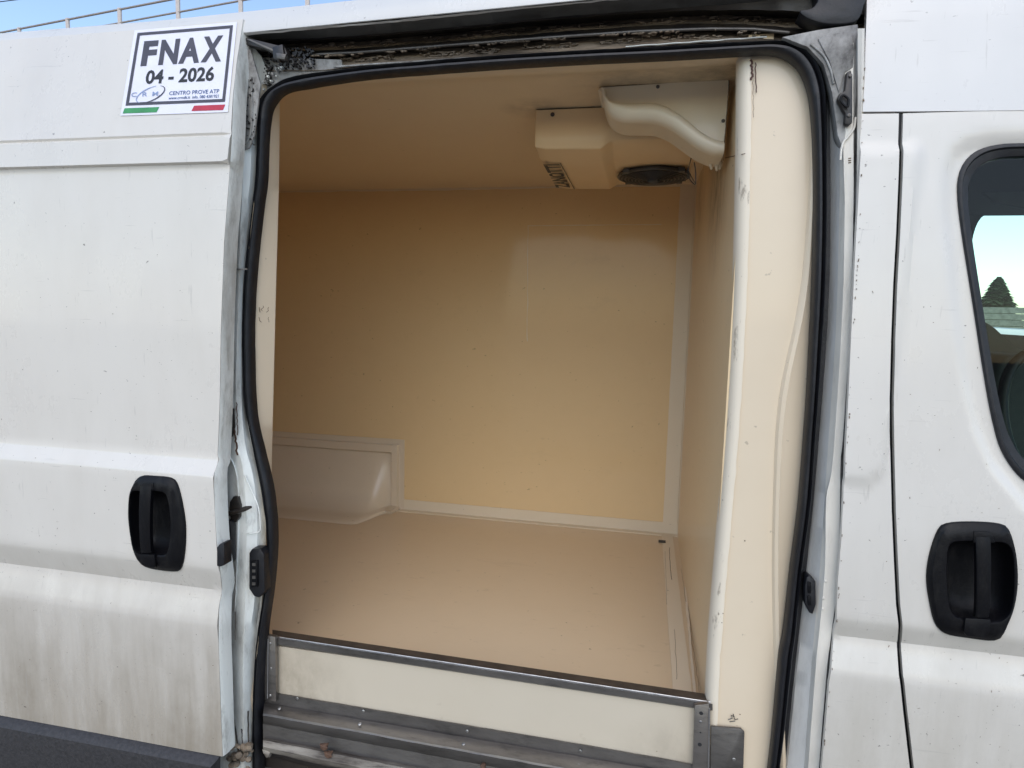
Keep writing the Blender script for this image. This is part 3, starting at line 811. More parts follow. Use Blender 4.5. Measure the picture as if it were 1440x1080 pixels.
mark(van, crackline((1062, 88), (1064, 130), 12, 1.2, on62), .0011, 'stain', 'stain')
mark(van, crackline((1059, 112), (1060, 165), 14, 1.0, on62), .0004, 'stain', 'stain')

# ---- left jamb lining (cream) of the opening
loft('rear_jamb_lining', ['column'], van, [
    (.030, [(366, 120), (360, 250), (346, 400), (346, 560), (362, 650), (374, 740), (365, 880), (350, 1000)]),
    (.050, [(372, 118), (370, 250), (358, 400), (356, 560), (366, 650), (376, 740), (372, 880), (362, 1000)]),
    (.105, [(393, 110), (392, 250), (388, 400), (384, 560), (380.5, 700), (379, 800), (378, 900), (377, 1000)]),
    (.110, [(393.5, 110), (392.5, 250), (388.5, 400), (384.5, 560), (381, 700), (379.5, 800), (378.5, 900), (377.5, 1000)]),
], 60)
bm = bmesh.new(); box(bm, -2.35, -1.0, .105, .14, ZF - .04, ZC); finish('side_wall_lining', bm, 'wall', van)
random.seed(5)
for (a, b) in ((364, 432), (369, 430), (376, 432), (378, 446), (366, 446), (362, 438)):
    mark(van, [P(a + random.uniform(-2, 2), b + k * 2.4, .062) for k in range(4)], .0007, 'soil', 'scribble')

# ================================================================== the door opening: track, jambs, seal, sill
loft('door_track', ['paint_top', 'track_grey', 'grease', 'track_rust', 'grease', 'steel_dark'], van, [
    (-.006, [(338, 47.5), (500, 33), (640, 20), (770, 6.5), (900, -6), (1000, -15), (1215, -34)]),
    (-.001, [(338, 50.5), (500, 36), (640, 23), (770, 9), (900, -3), (1000, -12), (1215, -30)]),
    (.045, [(338, 58), (500, 50), (640, 38), (770, 25), (900, 15), (1000, 8), (1090, 0), (1130, -5), (1215, -12)]),
    (.050, [(338, 61), (500, 52.5), (640, 41), (770, 28), (900, 18), (1000, 14), (1080, 14), (1140, 17), (1215, 20)]),
    (.105, [(338, 64), (500, 58), (640, 46), (770, 36), (900, 27), (1000, 22), (1080, 24), (1140, 28), (1215, 34)]),
    (.085, [(338, 72), (450, 71), (500, 68), (640, 57), (770, 46), (900, 37), (1000, 33), (1080, 36), (1140, 42), (1215, 46)]),
    (.070, [(338, 76), (450, 77), (500, 73), (640, 62), (770, 52), (900, 43), (1000, 40), (1080, 43), (1140, 46), (1215, 50)]),
    (.066, [(338, 78), (450, 79), (500, 75), (640, 64), (770, 54), (900, 45), (1000, 42), (1080, 45), (1140, 48), (1215, 53)]),
    (.095, [(338, 82), (450, 82), (500, 78), (640, 68), (770, 58), (900, 49), (1000, 45), (1080, 47), (1140, 52), (1215, 57)]),
    (.078, [(338, 90), (450, 93), (500, 88), (640, 78), (770, 69), (900, 59), (1000, 54), (1080, 53), (1140, 60), (1215, 66)]),
    (.055, [(338, 100), (450, 99), (500, 94), (640, 83), (770, 75), (900, 66), (1000, 60), (1080, 60), (1140, 68), (1215, 76)]),
], 120, mi=[0, 1, 2, 2, 3, 4, 4, 2, 3, 3], jitter=.004, angle=24)
plate('corner_plate', 'jamb_dirty', van, [(336, 80), (480, 84), (482, 101), (428, 114), (392, 128), (372, 152), (366, 205), (350, 212), (336, 205)], .058, .004, 0)
random.seed(41)
bm = bmesh.new()
bands = [([(420, 66), (500, 63), (640, 52), (770, 42), (900, 33), (1000, 28), (1080, 30), (1130, 36)], .094, 5, 260), ([(400, 88), (500, 84), (640, 74), (770, 65), (900, 55), (1000, 50), (1080, 51)], .080, 6, 420), ([(400, 80), (500, 76), (640, 65), (770, 55), (900, 46), (1000, 43), (1080, 46)], .062, 1.2, 160)]
for pl_, yy, sp, cnt in bands:
    cc = resample(catmull(V2(pl_), 5), 200)
    for k in range(cnt):
        q = random.choice(cc); a_, b_ = q.x + random.uniform(-4, 4), q.y + random.gauss(0, sp * .5)
        if noise.noise(Vector((a_ * .02, b_ * .1, 1))) < -.1: continue
        w_, h_ = random.uniform(1, 7), random.uniform(.4, 1.6)
        pts = [P(a_ + w_ * math.cos(t) * random.uniform(.5, 1), b_ + h_ * math.sin(t) * random.uniform(.5, 1) - w_ * math.cos(t) * .08, yy - .006) for t in (0, 1.1, 2.2, 3.2, 4.2, 5.3)]
        prism(bm, pts, (0, .006, 0))
o = finish('flaking_paint', bm, 'track_rust', van); o['kind'] = 'stuff'
bm = bmesh.new()
for k in range(240):
    a_, b_ = random.uniform(345, 440), 0; b_ = random.uniform(66, 96) if a_ > 380 else random.uniform(66, 120)
    w_ = random.uniform(.6, 3)
    prism(bm, [P(a_ + w_ * math.cos(t) * random.uniform(.4, 1), b_ + w_ * math.sin(t) * random.uniform(.4, 1), .05) for t in (0, 1.3, 2.5, 3.8, 5)], (0, .006, 0))
o = finish('grease_clods', bm, 'grease', van); o['kind'] = 'stuff'
# raised running rail inside the track
tube('track_rail', 'steel_dark', van, [P(a, b, .062) for a, b in ((395, 79), (500, 74), (640, 63), (770, 53), (900, 44), (1000, 40.5), (1060, 41), (1110, 46))], .0035, 8)
# smaller beads of sealant above the rubber
tube('sealant_bead', 'jamb', van, [P(a + 0, b + .35 * math.sin(a * 1.3), .05) for a, b in [(880 + k * 11, 65.5 - k * .75) for k in range(19)]], .0014, 6)
tube('sealant_bead', 'jamb_dirty', van, [P(a, b, .052) for a, b in ((470, 94), (520, 90.5), (560, 88), (600, 85.5), (660, 81.5))], .0022, 6)
# black moulded runner cover at the front end of the track
bm = bmesh.new()
prism(bm, catmull([P(a, b, .01) for a, b in ((1125, 15), (1142, 11), (1150, 0), (1152, -20), (1216, -20), (1214, 10), (1206, 28), (1190, 33), (1160, 33), (1135, 25))], 3, True), (0, .05, 0)); bevel_bm(bm, .003)
finish('track_end_cover', bm, 'rubber', van, 40)
# roller bracket at the rear end of the track
for pxs, y, t_, mt in (([(342, 52), (360, 56), (400, 66), (404, 76), (396, 82), (370, 68), (343, 62)], .0, .02, 'grease'),
                       ([(344, 54), (352, 55), (386, 70), (384, 73)], -.004, .004, 'steel_dark'),
                       ([(383, 66), (397, 62), (399, 78), (392, 86), (384, 82)], -.008, .02, 'grease'),
                       ([(388, 74), (402, 76), (400, 84), (389, 82)], -.012, .012, 'steel_dark')):
    plate('roller_bracket', mt, van, pxs, y, t_, .001)
random.seed(11)
for k in range(26):
    a = 362 + 34 * (k % 13) / 12 + random.uniform(-3, 3); b = 128 - 34 * ((k % 13) / 12) + random.uniform(-4, 4) - (6 if k > 12 else 0)
    s_ = random.uniform(1.5, 3.6)
    plate('crumbled_sealant', 'jamb_dirty' if k % 3 else 'jamb', van, [(a, b), (a + s_, b + random.uniform(-1, 1)), (a + s_ * .8, b + s_), (a + .3, b + s_ * .8)], .035 + random.uniform(0, .012), .006, 0)

# rear (left) jamb, white painted metal, in long pressed facets
L0 = [(318, 60), (316, 160), (314, 240), (306, 330), (304, 450), (302, 560), (298, 650), (298, 740), (300, 840), (302, 940), (306, 1090)]
loft('rear_door_jamb', ['jamb', 'jamb_dirty'], van, [
    (.018, L0),
    (.018, [(331, 60), (330, 160), (331, 230), (324, 330), (321, 450), (320, 560), (314, 620), (318, 740), (319, 840), (321, 940), (330, 1090)]),
    (.008, [(334, 60), (333, 160), (334, 232), (329, 330), (326, 450), (324, 545), (320, 620), (330, 660), (334, 740), (330, 840), (327, 940), (333, 1090)]),
    (.006, [(340, 60), (340, 160), (342, 232), (338, 330), (334, 450), (332, 545), (332, 620), (342, 660), (347, 740), (345, 840), (342, 940), (343, 1090)]),
    (.020, [(352, 60), (350, 150), (353, 232), (344, 330), (339, 450), (339, 545), (344, 620), (356, 670), (362, 740), (358, 840), (350, 920), (350, 1090)]),
    (.045, [(368, 80), (362, 150), (361, 232), (350, 330), (344, 450), (344, 560), (352, 620), (364, 670), (373, 740), (366, 840), (358, 920), (356, 1090)]),
    (.055, [(376, 100), (369, 150), (366, 232), (356, 330), (350, 450), (350, 560), (358, 620), (370, 670), (378, 740), (373, 840), (364, 920), (361, 1090)]),
], 110, mi=[0, 0, 0, 0, 0, 0], jitter=.002)
J = lambda a, b: P(a, b, .004)
# greasy upper corner with the oval pressing
plate('corner_gusset', 'jamb_dirty', van, [(330, 105), (340, 66), (352, 70), (366, 118), (362, 150), (357, 190), (350, 208), (340, 212), (333, 206), (330, 180)], .0035, .006, .001)
ovl = [(341, 118), (347, 112), (353, 118), (355, 150), (353, 185), (347, 200), (340, 202), (335, 195), (334, 170), (337, 140)]
tube('oval_pressing', 'jamb_dirty', van, catmull([P(a, b, .0025) for a, b in ovl], 4, True), .0022, 6, True)
random.seed(21)
bm = bmesh.new()
for k in range(70):
    a, b = random.uniform(333, 360), random.uniform(110, 205)
    p = P(a, b, .002); tube_bm(bm, [p, p + Vector((random.uniform(-.004, .004), -.0005, random.uniform(-.005, .005)))], random.uniform(.0006, .0022), 5)
o = finish('grease_spots', bm, 'grease', van); o['kind'] = 'stuff'
plate('hinge_stop', 'grease', van, [(327, 168), (334, 164), (341, 170), (338, 177), (331, 180), (328, 176)], -.004, .012, .001)
plate('jamb_seam', 'jamb_dirty', van, [(315, 377.6), (345, 377.2), (345, 379.2), (315, 379.8)], .0, .008, 0)
# check-strap pocket, rust stained
plate('latch_pocket', 'grease', van, [(312, 577), (327, 575), (329, 600), (325, 615), (313, 617)], .000, .01, .001)
plate('latch_cover', 'jamb', van, [(312, 556), (324, 553), (326, 574), (312, 577)], -.004, .01, .0015)
M['rust'] = dirty('rust_run', (.12, .065, .04), (.05, .025, .015), .7, 40, (1, 1, .4), .8)
mark(van, crackline((333, 566), (334, 612), 16, .8, J), .0012, 'rust', 'rust_run')
mark(van, crackline((329, 604), (334, 640), 12, 1.2, J), .0022, 'rust', 'rust_run')
mark(van, crackline((314, 618), (318, 650), 12, .8, lambda a, b: P(a, b, .012)), .0014, 'rust', 'rust_run')
mark(van, crackline((330, 720), (331, 900), 30, .8, J), .0005, 'rust', 'rust_run')
tube('jamb_swage', 'jamb', van, catmull([P(a, b, .006) for a, b in ((316, 624), (322, 640), (331, 660), (335, 690), (335, 740), (333, 800), (330, 860))], 5), .0022, 8)
tube('jamb_swage', 'jamb', van, catmull([P(a, b, .004) for a, b in ((344, 668), (354, 690), (363, 712), (366, 735), (364, 748), (346, 750))], 5), .0018, 8)
pass
# locating pin
plate('guide_plate', 'grease', van, [(323, 706), (328, 698), (334, 699), (337, 712), (336, 728), (331, 735), (325, 733), (322, 720)], -.004, .012, .0015)
tube('guide_pin', 'grease', van, [P(a, b, y) for a, b, y in ((322, 722, -.01), (335, 719, -.018), (346, 715, -.022), (353, 713, -.024))], [.006, .0065, .006, .003], 10)
# rubber buffer strip
plate('rubber_buffer', 'rubber', van, [(314, 734), (323, 733), (325, 742), (325, 790), (320, 798), (314, 797)], -.02, .02, .0015)
# contact connector housing
pl = plate('contact_housing', 'rubber', van, [(350, 778), (354, 772), (366, 772), (371, 780), (372, 832), (364, 841), (357, 839), (350, 828)], -.004, .03, .003)
plate('contact_insert', 'plastic', pl, [(353, 789), (362, 788), (362, 825), (353, 827)], -.009, .006, .001)
for b in (792, 801, 810, 819): plate('contact', 'steel_dark', pl, [(354.5, b), (359, b), (359, b + 4), (354.5, b + 4)], -.0105, .002, 0)
# rusty roller foot
random.seed(9)
bm = bmesh.new()
for k in range(26):
    a, b = random.uniform(322, 352), random.uniform(1046, 1084); p = P(a, b, .0 + random.uniform(-.01, .01))
    q = p + Vector((random.uniform(-.007, .007), random.uniform(-.006, .006), random.uniform(-.007, .007)))
    tube_bm(bm, [p, (p + q) / 2 + Vector((.002, -.004, .002)), q], random.uniform(.004, .010), 7)
finish('lower_roller', bm, 'track_rust', van)
M['soot'] = dirty('soot', (.10, .085, .07), (.02, .018, .016), .7, 20, (1, 1, .4), .8)
for pts in (((325, 985), (330, 1030), (336, 1060)), ((349, 1000), (350, 1030), (350, 1060)), ((340, 1025), (342, 1050))):
    mark(van, crackline(pts[0], pts[-1], 14, .35, lambda a, b: P(a, b, .007)), .0022, 'soot', 'grime_run')

# front (right) jamb: long facets between the seal and the pillar panel
loft('front_door_jamb', ['rubber', 'jamb_grey', 'jamb_light', 'jamb_dirty'], van, [
    (.060, [(1146, 60), (1150, 130), (1154, 300), (1150, 450), (1136, 650), (1122, 800), (1108, 940), (1094, 1100)]),
    (.058, [(1162, 60), (1166, 130), (1168, 300), (1164, 450), (1149, 650), (1134, 800), (1118, 940), (1102, 1100)]),
    (.050, [(1166, 60), (1169, 130), (1171, 300), (1167, 450), (1152, 650), (1137, 800), (1121, 940), (1105, 1100)]),
    (.030, [(1182, 60), (1182, 150), (1181, 210), (1180, 300), (1176, 450), (1163, 650), (1153, 800), (1144, 900), (1141, 940), (1129, 1100)]),
    (.012, [(1188, 60), (1188, 150), (1186, 210), (1188, 300), (1184, 450), (1171, 650), (1162, 700), (1160, 800), (1151, 900), (1147, 940), (1135, 1100)]),
    (.009, [(1200, 60), (1200, 150), (1200, 300), (1196, 450), (1185, 620), (1182, 650), (1179, 800), (1168, 900), (1163, 940), (1150, 1100)]),
    (.016, [(1203, 60), (1203, 150), (1202, 300), (1198, 450), (1188, 620), (1186, 650), (1181, 800), (1170, 900), (1165, 940), (1152, 1100)]),
    (.002, [(1206, 40), (1206, 150), (1204, 300), (1200, 450), (1190, 620), (1188, 650), (1183, 800), (1172, 900), (1167, 940), (1154, 1100)]),
    (-.003, [(1212, 40), (1211, 150), (1207, 260), (1204, 350), (1199, 450), (1191, 620), (1188, 700), (1184, 800), (1174, 900), (1169, 940), (1156, 1100)]),
    (.006, [(1216, 40), (1215, 150), (1211, 260), (1208, 350), (1203, 450), (1195, 620), (1192, 700), (1188, 800), (1178, 900), (1173, 940), (1160, 1100)]),
], 110, mi=[0, 1, 1, 2, 2, 3, 3, 2, 2], jitter=.0015)
plate('upper_gusset', 'gusset', van, [(1100, 52), (1150, 42), (1206, 34), (1210, 60), (1203, 150), (1199, 180), (1190, 195), (1184, 205), (1178, 190), (1170, 130), (1158, 90), (1136, 66)], .012, .03, .001)
plate('gusset_face', 'gusset', van, [(1150, 54), (1172, 47), (1196, 42), (1202, 70), (1200, 95), (1188, 102), (1180, 130), (1176, 118), (1166, 85)], .0085, .006, .002)
tube('gusset_seam', 'jamb_dirty', van, catmull([P(a, b, .01) for a, b in ((1140, 62), (1158, 78), (1168, 98), (1172, 118))], 6), .0022, 8)
tube('funnel_pressing', 'jamb_light', van, catmull([P(a, b, .008) for a, b in ((1203, 165), (1201, 180), (1193, 192), (1186, 200), (1183, 212), (1182, 225))], 6), .0022, 8)
st = plate('striker', 'grease', van, [(1191, 101), (1197, 98), (1199, 108), (1199, 172), (1194, 177), (1188, 174), (1189, 160), (1182, 148), (1178, 139), (1181, 131), (1188, 128), (1190, 112)], -.004, .014, .002)
tube('striker_loop', 'plastic', st, catmull([P(a, b, -.012) for a, b in ((1186, 134), (1182, 140), (1186, 147), (1192, 150), (1193, 140))], 4, True), .0025, 8, True)
screw('screw', st, P(1194, 162, -.006), .004, mat='steel_dark'); screw('screw', st, P(1196, 106, -.006), .0035, mat='steel_dark')
# socket low on the front jamb
so_ = plate('contact_socket', 'rubber', van, [(1134, 812), (1138, 810), (1147, 818), (1147.5, 850), (1143, 864), (1138, 862), (1132, 848), (1132, 826)], .018, .03, .002)
plate('socket_insert', 'plastic', so_, [(1136, 818), (1141, 820), (1141, 835), (1136, 834)], .0145, .006, .001)
plate('socket_insert', 'plastic', so_, [(1136, 838), (1141, 839), (1141, 852), (1136, 851)], .0145, .006, .001)
for (a, b) in ((1161, 817), (1158, 841), (1157, 856)):
    tube('dimple', 'jamb_light', van, [P(a - 1.2, b, .012), P(a + 1.4, b + .4, .011)], .003, 8)
for k in range(3): plate('stamped_mark', 'soil', van, [(1193, 222 + k * 3), (1197, 221.6 + k * 3), (1197, 223.2 + k * 3), (1193, 223.6 + k * 3)], .0095, .001, 0)
# chipped edge by the pillar
random.seed(31)
bm = bmesh.new()
for k in range(60):
    b = random.choice([random.uniform(20, 160), random.uniform(150, 700), random.uniform(680, 1060)])
    a = pw([(0, 1217), (160, 1214), (350, 1207), (560, 1195), (700, 1188), (820, 1181), (900, 1174), (1080, 1156)], b) + random.uniform(-1, 1)
    p = on(a, b, lambda x, z: pw(BODY, z) - .010 if 205 < b < 712 else pw(BODY, z) - .003); l = random.uniform(.001, .006)
    tube_bm(bm, [p, p + Vector((random.uniform(-.001, .001), 0, l))], random.uniform(.0004, .0012), 4)
o = finish('paint_chips', bm, 'soil', van); o['kind'] = 'stuff'
for (a, b, c, d, r_) in ((1005, 1, 1, 1, 0),):
    pass

# stone chips and scrapes on the paint, mostly low down
def chips(parent, n, px0, px1, f, seed, hole):
    rn = random.Random(seed); bm = bmesh.new(); k = 0
    while k < n:
        a = rn.uniform(px0, px1); b = 1060 - abs(rn.gauss(0, 300)); b = min(1050, max(180, b))
        if hole(a, b): continue
        k += 1; p = on(a, b, f); w_, h_ = rn.choice([(.0012, .0012), (.0009, .003), (.003, .0009), (.0016, .001)]); q = rn.uniform(.3, .95)
        sk = rn.uniform(-.6, .6)
        vs = []
        for t in range(6):
            u, v = math.cos(t * 1.047) * w_ * q * rn.uniform(.6, 1.1), math.sin(t * 1.047) * h_ * q * rn.uniform(.6, 1.1)
            x_, z_ = p.x + u + v * sk, p.z + v; vs.append(bm.verts.new((x_, f(x_, z_) - .0007, z_)))
        bm.faces.new(vs)
    o = finish('paint_chips', bm, 'soil', parent); o['kind'] = 'stuff'
M['soil'] = M['soil']
chips(sdoor, 120, 0, 300, fdoor, 4, lambda a, b: 175 < a < 270 and 655 < b < 815 or b > 1008 + a * .165)
chips(cdoor, 50, 1276, 1440, fbody, 6, lambda a, b: 1295 < a and 725 < b < 905 or a > 1330 + max(0, b - 250) * .2 and b < 740)
chips(van, 18, 1206, 1250, fbody, 8, lambda a, b: False)
# ---- rubber door seal: one closed extrusion with a bulb and a lip
so_px = [(410, 107), (382, 122), (365, 140), (361, 165), (361, 200), (358, 250), (352, 302), (344, 378), (340, 450), (340, 520), (343, 570), (349, 600), (357, 640), (367, 690), (374, 740), (375, 790), (370, 840), (363, 880), (357, 930), (355, 1000), (354, 1080), (353, 1180), (360, 1230),
         (700, 1270), (1060, 1240), (1083, 1180), (1100, 1060), (1115, 930), (1120, 890), (1129, 800), (1142, 700), (1149, 600), (1156, 500), (1161, 420), (1164, 320), (1164, 240), (1163, 170), (1161, 120), (1152, 90), (1135, 68), (1105, 57), (1050, 58), (900, 66), (770, 73), (640, 81), (575, 87), (483, 96)]
si_px = [(434, 121), (400, 129), (382, 148), (376, 171), (373, 205), (371, 250), (364, 302), (357, 378), (353, 450), (353, 520), (355, 570), (359, 600), (369, 640), (381, 690), (386, 740), (385, 790), (380, 840), (374, 880), (369, 930), (366, 1000), (366, 1080), (365, 1180), (372, 1215),
         (700, 1250), (1050, 1220), (1068, 1180), (1084, 1060), (1096, 930), (1103, 890), (1113, 800), (1125, 700), (1133, 600), (1139, 500), (1143, 420), (1146, 320), (1146, 240), (1143, 170), (1138, 130), (1128, 102), (1112, 84), (1088, 75), (1050, 75), (900, 83), (770, 90), (640, 98), (590, 102), (500, 110)]
def ringc(l, y): return [P(q.x, q.y, y) for q in catmull(V2(l), 8, True)]
O_, I_ = ringc(so_px, .03), ringc(si_px, .03)
bm = bmesh.new(); rows = []
for t_, y in ((-.26, .059), (-.03, .046), (.04, .030), (.14, .026), (.26, .030), (.32, .036), (.38, .030), (.52, .021), (.70, .020), (.86, .024), (.95, .030), (1.0, .038), (.99, .050)):
    rows.append([bm.verts.new(Vector((a.x + (b.x - a.x) * t_, y + .003 * noise.noise(a * 6) + .0012 * noise.noise(a * 31), a.z + (b.z - a.z) * t_))) for a, b in zip(O_, I_)])
n = len(rows[0])
for a, b in zip(rows, rows[1:]):
    for i in range(n): bm.faces.new((a[i], a[(i + 1) % n], b[(i + 1) % n], b[i]))
finish('door_seal', bm, 'rubber', van, 50)

# ---- loading sill: steel capped threshold board and the step below
M['rail_back'] = plain('brown_rail_back', (.075, .055, .038), .7, 0, .2)
sill = loft('threshold_rail', ['rail_back', 'steel_dark', 'steel_edge', 'steel_dark'], van, [
    (.106, [(383, 887.5), (1002, 979)]),
    (.104, [(383, 885.5), (1002, 977)]),
    (.076, [(383, 892.5), (1002, 985)]),
    (.066, [(383, 894), (1002, 987)]),
    (.063, [(383, 895.5), (1002, 989)]),
    (.058, [(383, 896.5), (1002, 990)]),
    (.058, [(383, 905), (1002, 999)]),
    (.066, [(383, 906), (1002, 1000)]),
], 60, mi=[0, 0, 0, 2, 2, 3, 3])
boxo('threshold_board', 'riser', van, -.99, .18, .066, .088, .56, .752)
loft('sill_step', ['steel_dark', 'steel', 'steel_edge', 'sill_paint', 'grease'], van, [
    (.064, [(372, 971.5), (690, 1025), (850, 1052), (1002, 1079)]),
    (.058, [(372, 973), (690, 1026.5), (850, 1053.5), (1002, 1080.5)]),
    (.057, [(372, 987), (690, 1041), (850, 1068), (1002, 1094)]),
    (.050, [(372, 989), (690, 1043), (850, 1070), (1002, 1096)]),
    (.015, [(370, 1003), (690, 1061), (850, 1090), (1002, 1118)]),
    (.010, [(370, 1006), (690, 1064), (850, 1093), (1002, 1121)]),
    (.012, [(370, 1013), (690, 1071), (850, 1100), (1002, 1128)]),
    (.030, [(370, 1018), (690, 1078), (850, 1108), (1002, 1136)]),
    (.024, [(370, 1038), (500, 1062), (690, 1098), (1002, 1156)]),
    (.004, [(370, 1041), (500, 1066), (690, 1103), (1002, 1161)]),
    (-.004, [(370, 1050), (500, 1078), (690, 1116), (1002, 1174)]),
    (.004, [(370, 1056), (500, 1086), (690, 1124), (1002, 1182)]),
    (.06, [(370, 1062), (500, 1094), (690, 1132), (1002, 1190)]),
], 70, mi=[0, 0, 0, 1, 2, 0, 0, 0, 3, 3, 3, 4], jitter=.002)
tube('rail_edge', 'steel_edge', sill, [P(383, 894.5, .064), P(1000, 987.3, .064)], .0017, 8)
lb = plate('left_sill_bracket', 'steel', van, [(372, 893), (387, 896), (388, 987), (372, 984)], .046, .012, .001)
tube('bracket_edge', 'steel_edge', lb, [P(a, b, .044) for a, b in ((377, 899), (376, 982))], .002, 6)
rb_ = plate('right_sill_bracket', 'steel', van, [(977, 992), (997, 990), (999, 1120), (973, 1116)], .044, .012, .001)
tube('bracket_edge', 'steel_edge', rb_, [P(a, b, .043) for a, b in ((997.5, 996), (996, 1110))], .0018, 6)
gp = plate('corner_guard_plate', 'steel_dark', van, [(1000, 1022), (1042, 1025), (1047, 1030), (1044, 1120), (998, 1120)], .0475, .006, .001)
for p, par in (((380, 905), lb), ((381, 940), lb), ((380, 978), lb)): screw('screw', par, P(*p, .0455), .004)
screw('screw', rb_, P(985, 1015, .0435), .0035)
for p in ((986, 1003), (984, 1047), (985, 1030)):
    q = P(*p, .0437); bm = bmesh.new(); tube_bm(bm, [q + Vector((0, .001, 0)), q + Vector((0, -.0006, 0))], .0045 if p[1] != 1030 else .0018, 12); finish('bolt_hole', bm, 'ink', rb_)
screw('screw', gp, P(1032, 1068, .047), .0045)
for p in ((418, 982), (511, 1000), (657, 1028), (816, 1056)): screw('screw', van, P(*p, .056), .0042)
for p in ((393, 996), (506, 1018), (652, 1046), (814, 1076)): screw('screw', van, P(*p, .030), .0045, (0, -.5, 1))
for p in ((457, 1049), (463, 1060)):
    bm = bmesh.new(); bmesh.ops.create_icosphere(bm, subdivisions=2, radius=.011)
    for v in bm.verts: v.co = P(*p, .002) + Vector((v.co.x * 1.1, v.co.y * .5, v.co.z * .7)) * (1 + 1.2 * noise.noise(v.co * 160))
    finish('rust_lump', bm, 'rust', van)
bm = bmesh.new(); bmesh.ops.create_icosphere(bm, subdivisions=2, radius=.012)
for v in bm.verts: v.co = P(680, 1078, .01) + v.co * .6 * (1 + .9 * noise.noise(v.co * 120))
finish('rust_lump', bm, 'rust', van)
bm = bmesh.new(); bmesh.ops.create_icosphere(bm, subdivisions=2, radius=.013)
for v in bm.verts: v.co = P(378, 1056, .01) + v.co * (1 + .6 * noise.noise(v.co * 120))
finish('rust_lump', bm, 'sill_paint', van)
boxo('lower_step_well', 'grease', van, -1.0, .5, .06, .12, .40, .58)
# scribble on the column above the guard plate
for pts in (((1024, 1012), (1030, 1010), (1028, 1006), (1033, 1008)), ((1026, 1015), (1034, 1014)), ((1031, 1004), (1033, 1012), (1038, 1011))):
    mark(van, [P(a, b, .0565) for a, b in pts], .0009, 'ink', 'scribble')
for (a, b) in ((1016, 862), (1014.5, 875), (1040, 1004), (1047, 760)):
    mark(van, [P(a, b, .0585), P(a + 1, b + 1, .0585)], .0014, 'soil', 'spot')

# ================================================================== cooling unit on the ceiling
unit = thing('cooling_unit', 'tan ceiling evaporator unit with round black fan grille mounted at the top of the hold', 'cooling unit')
YU = .425; ZU = 2.122
bm = bmesh.new()
# left, deeper lobe of the casing and right fan bay share one moulded shell
secs = []   # x, front-bottom chamfer, underside level
def shell(x, zb, zfb, yf, yb=.95):
    return [(x, YB - .50, ZC - .002), (x, yb, zb + .03), (x, yb - .03, zb), (x, yf + .08, zb), (x, yf + .030, zb + .012), (x, yf + .004, zfb), (x, YU, zfb + .03), (x, YU, ZC - .004)]
cols_ = [shell(-.331, 2.118, 2.128, .425), shell(-.30, 2.108, 2.122, .425), shell(-.145, 2.104, 2.118, .425), shell(-.132, 2.112, 2.128, .425), shell(-.115, 2.122, 2.142, .435), shell(.09, 2.124, 2.146, .435), shell(.118, 2.130, 2.150, .445)]
rows = [[bm.verts.new(p) for p in c] for c in cols_]
for a, b in zip(rows, rows[1:]):
    for k in range(7): bm.faces.new((a[k], a[k + 1], b[k + 1], b[k]))
bm.faces.new(rows[0]); bm.faces.new(rows[-1][::-1])
bevel_bm(bm, .004, 2)
casing = finish('casing', bm, 'casing', unit, 50)
screw('screw', casing, P(777, 161, .4235), .006, mat='steel_dark')
# louvre lettering on the underside; reads from the back towards the door
tv, fs = text_verts('ZANOTTI', .035)
bm = bmesh.new(); bv = []
for u, v in tv:
    y = .875 - u * .345; x = -.268 - v * .05 + .0 * u
    bv.append(bm.verts.new((x - .012 + .008 * u, y, 2.1035)))
for t_ in fs:
    try: bm.faces.new([bv[i] for i in t_])
    except ValueError: pass
finish('lettering', bm, 'ink', casing)
for xx in (-.270,):
    bm = bmesh.new(); box(bm, xx, xx + .0025, .52, .90, 2.1030, 2.1036); finish('lettering_border', bm, 'ink', casing)
fan = bpy.data.objects.new('fan_grille', None)
FC = Vector((.003, .762, 2.112)); FR = .112
bm = bmesh.new()
def circ(c, r, n=40): return [c + Vector((r * math.cos(2 * math.pi * k / n), r * math.sin(2 * math.pi * k / n), 0)) for k in range(n)]
tube_bm(bm, circ(FC, FR), .005, 8, True)
for k, r_ in enumerate((.102, .091, .080, .069, .058, .047, .036)):
    tube_bm(bm, circ(FC + Vector((0, 0, -.007 - .0012 * k)), r_), .0020, 6, True)
for a in range(4):
    d = Vector((math.cos(a * math.pi / 2 + .5), math.sin(a * math.pi / 2 + .5), 0)); tube_bm(bm, [FC + d * .018 + Vector((0, 0, -.014)), FC + d * .118 + Vector((0, 0, -.004))], .0014, 6)
for a in range(4):
    d = Vector((math.cos(a * math.pi / 2 + .78), math.sin(a * math.pi / 2 + .78), 0)); q = FC + d * .119; box(bm, q.x - .009, q.x + .009, q.y - .009, q.y + .009, q.z - .006, q.z + .006)
fan = finish('fan_grille', bm, 'grille', unit, 50)
bm = bmesh.new(); tube_bm(bm, [FC + Vector((0, 0, .008)), FC + Vector((0, 0, -.001))], FR, 40); finish('fan_shroud', bm, 'ink', fan)
bm = bmesh.new(); tube_bm(bm, [FC + Vector((0, 0, .006)), FC + Vector((0, 0, -.016)), FC + Vector((0, 0, -.019))], [.020, .019, .015], 24); finish('fan_hub', bm, 'visor', fan, 40)
for a in range(0):
    bm = bmesh.new(); d0 = a * 2 * math.pi / 5
    pts = [FC + Vector((math.cos(d0 + s) * r_, math.sin(d0 + s) * r_, h)) for r_, s, h in ((.03, 0, .004), (.10, -.15, .005), (.10, .5, .0), (.03, .6, -.002))]
    prism(bm, pts, (0, 0, .001)); finish('fan_blade', bm, 'plastic', fan)

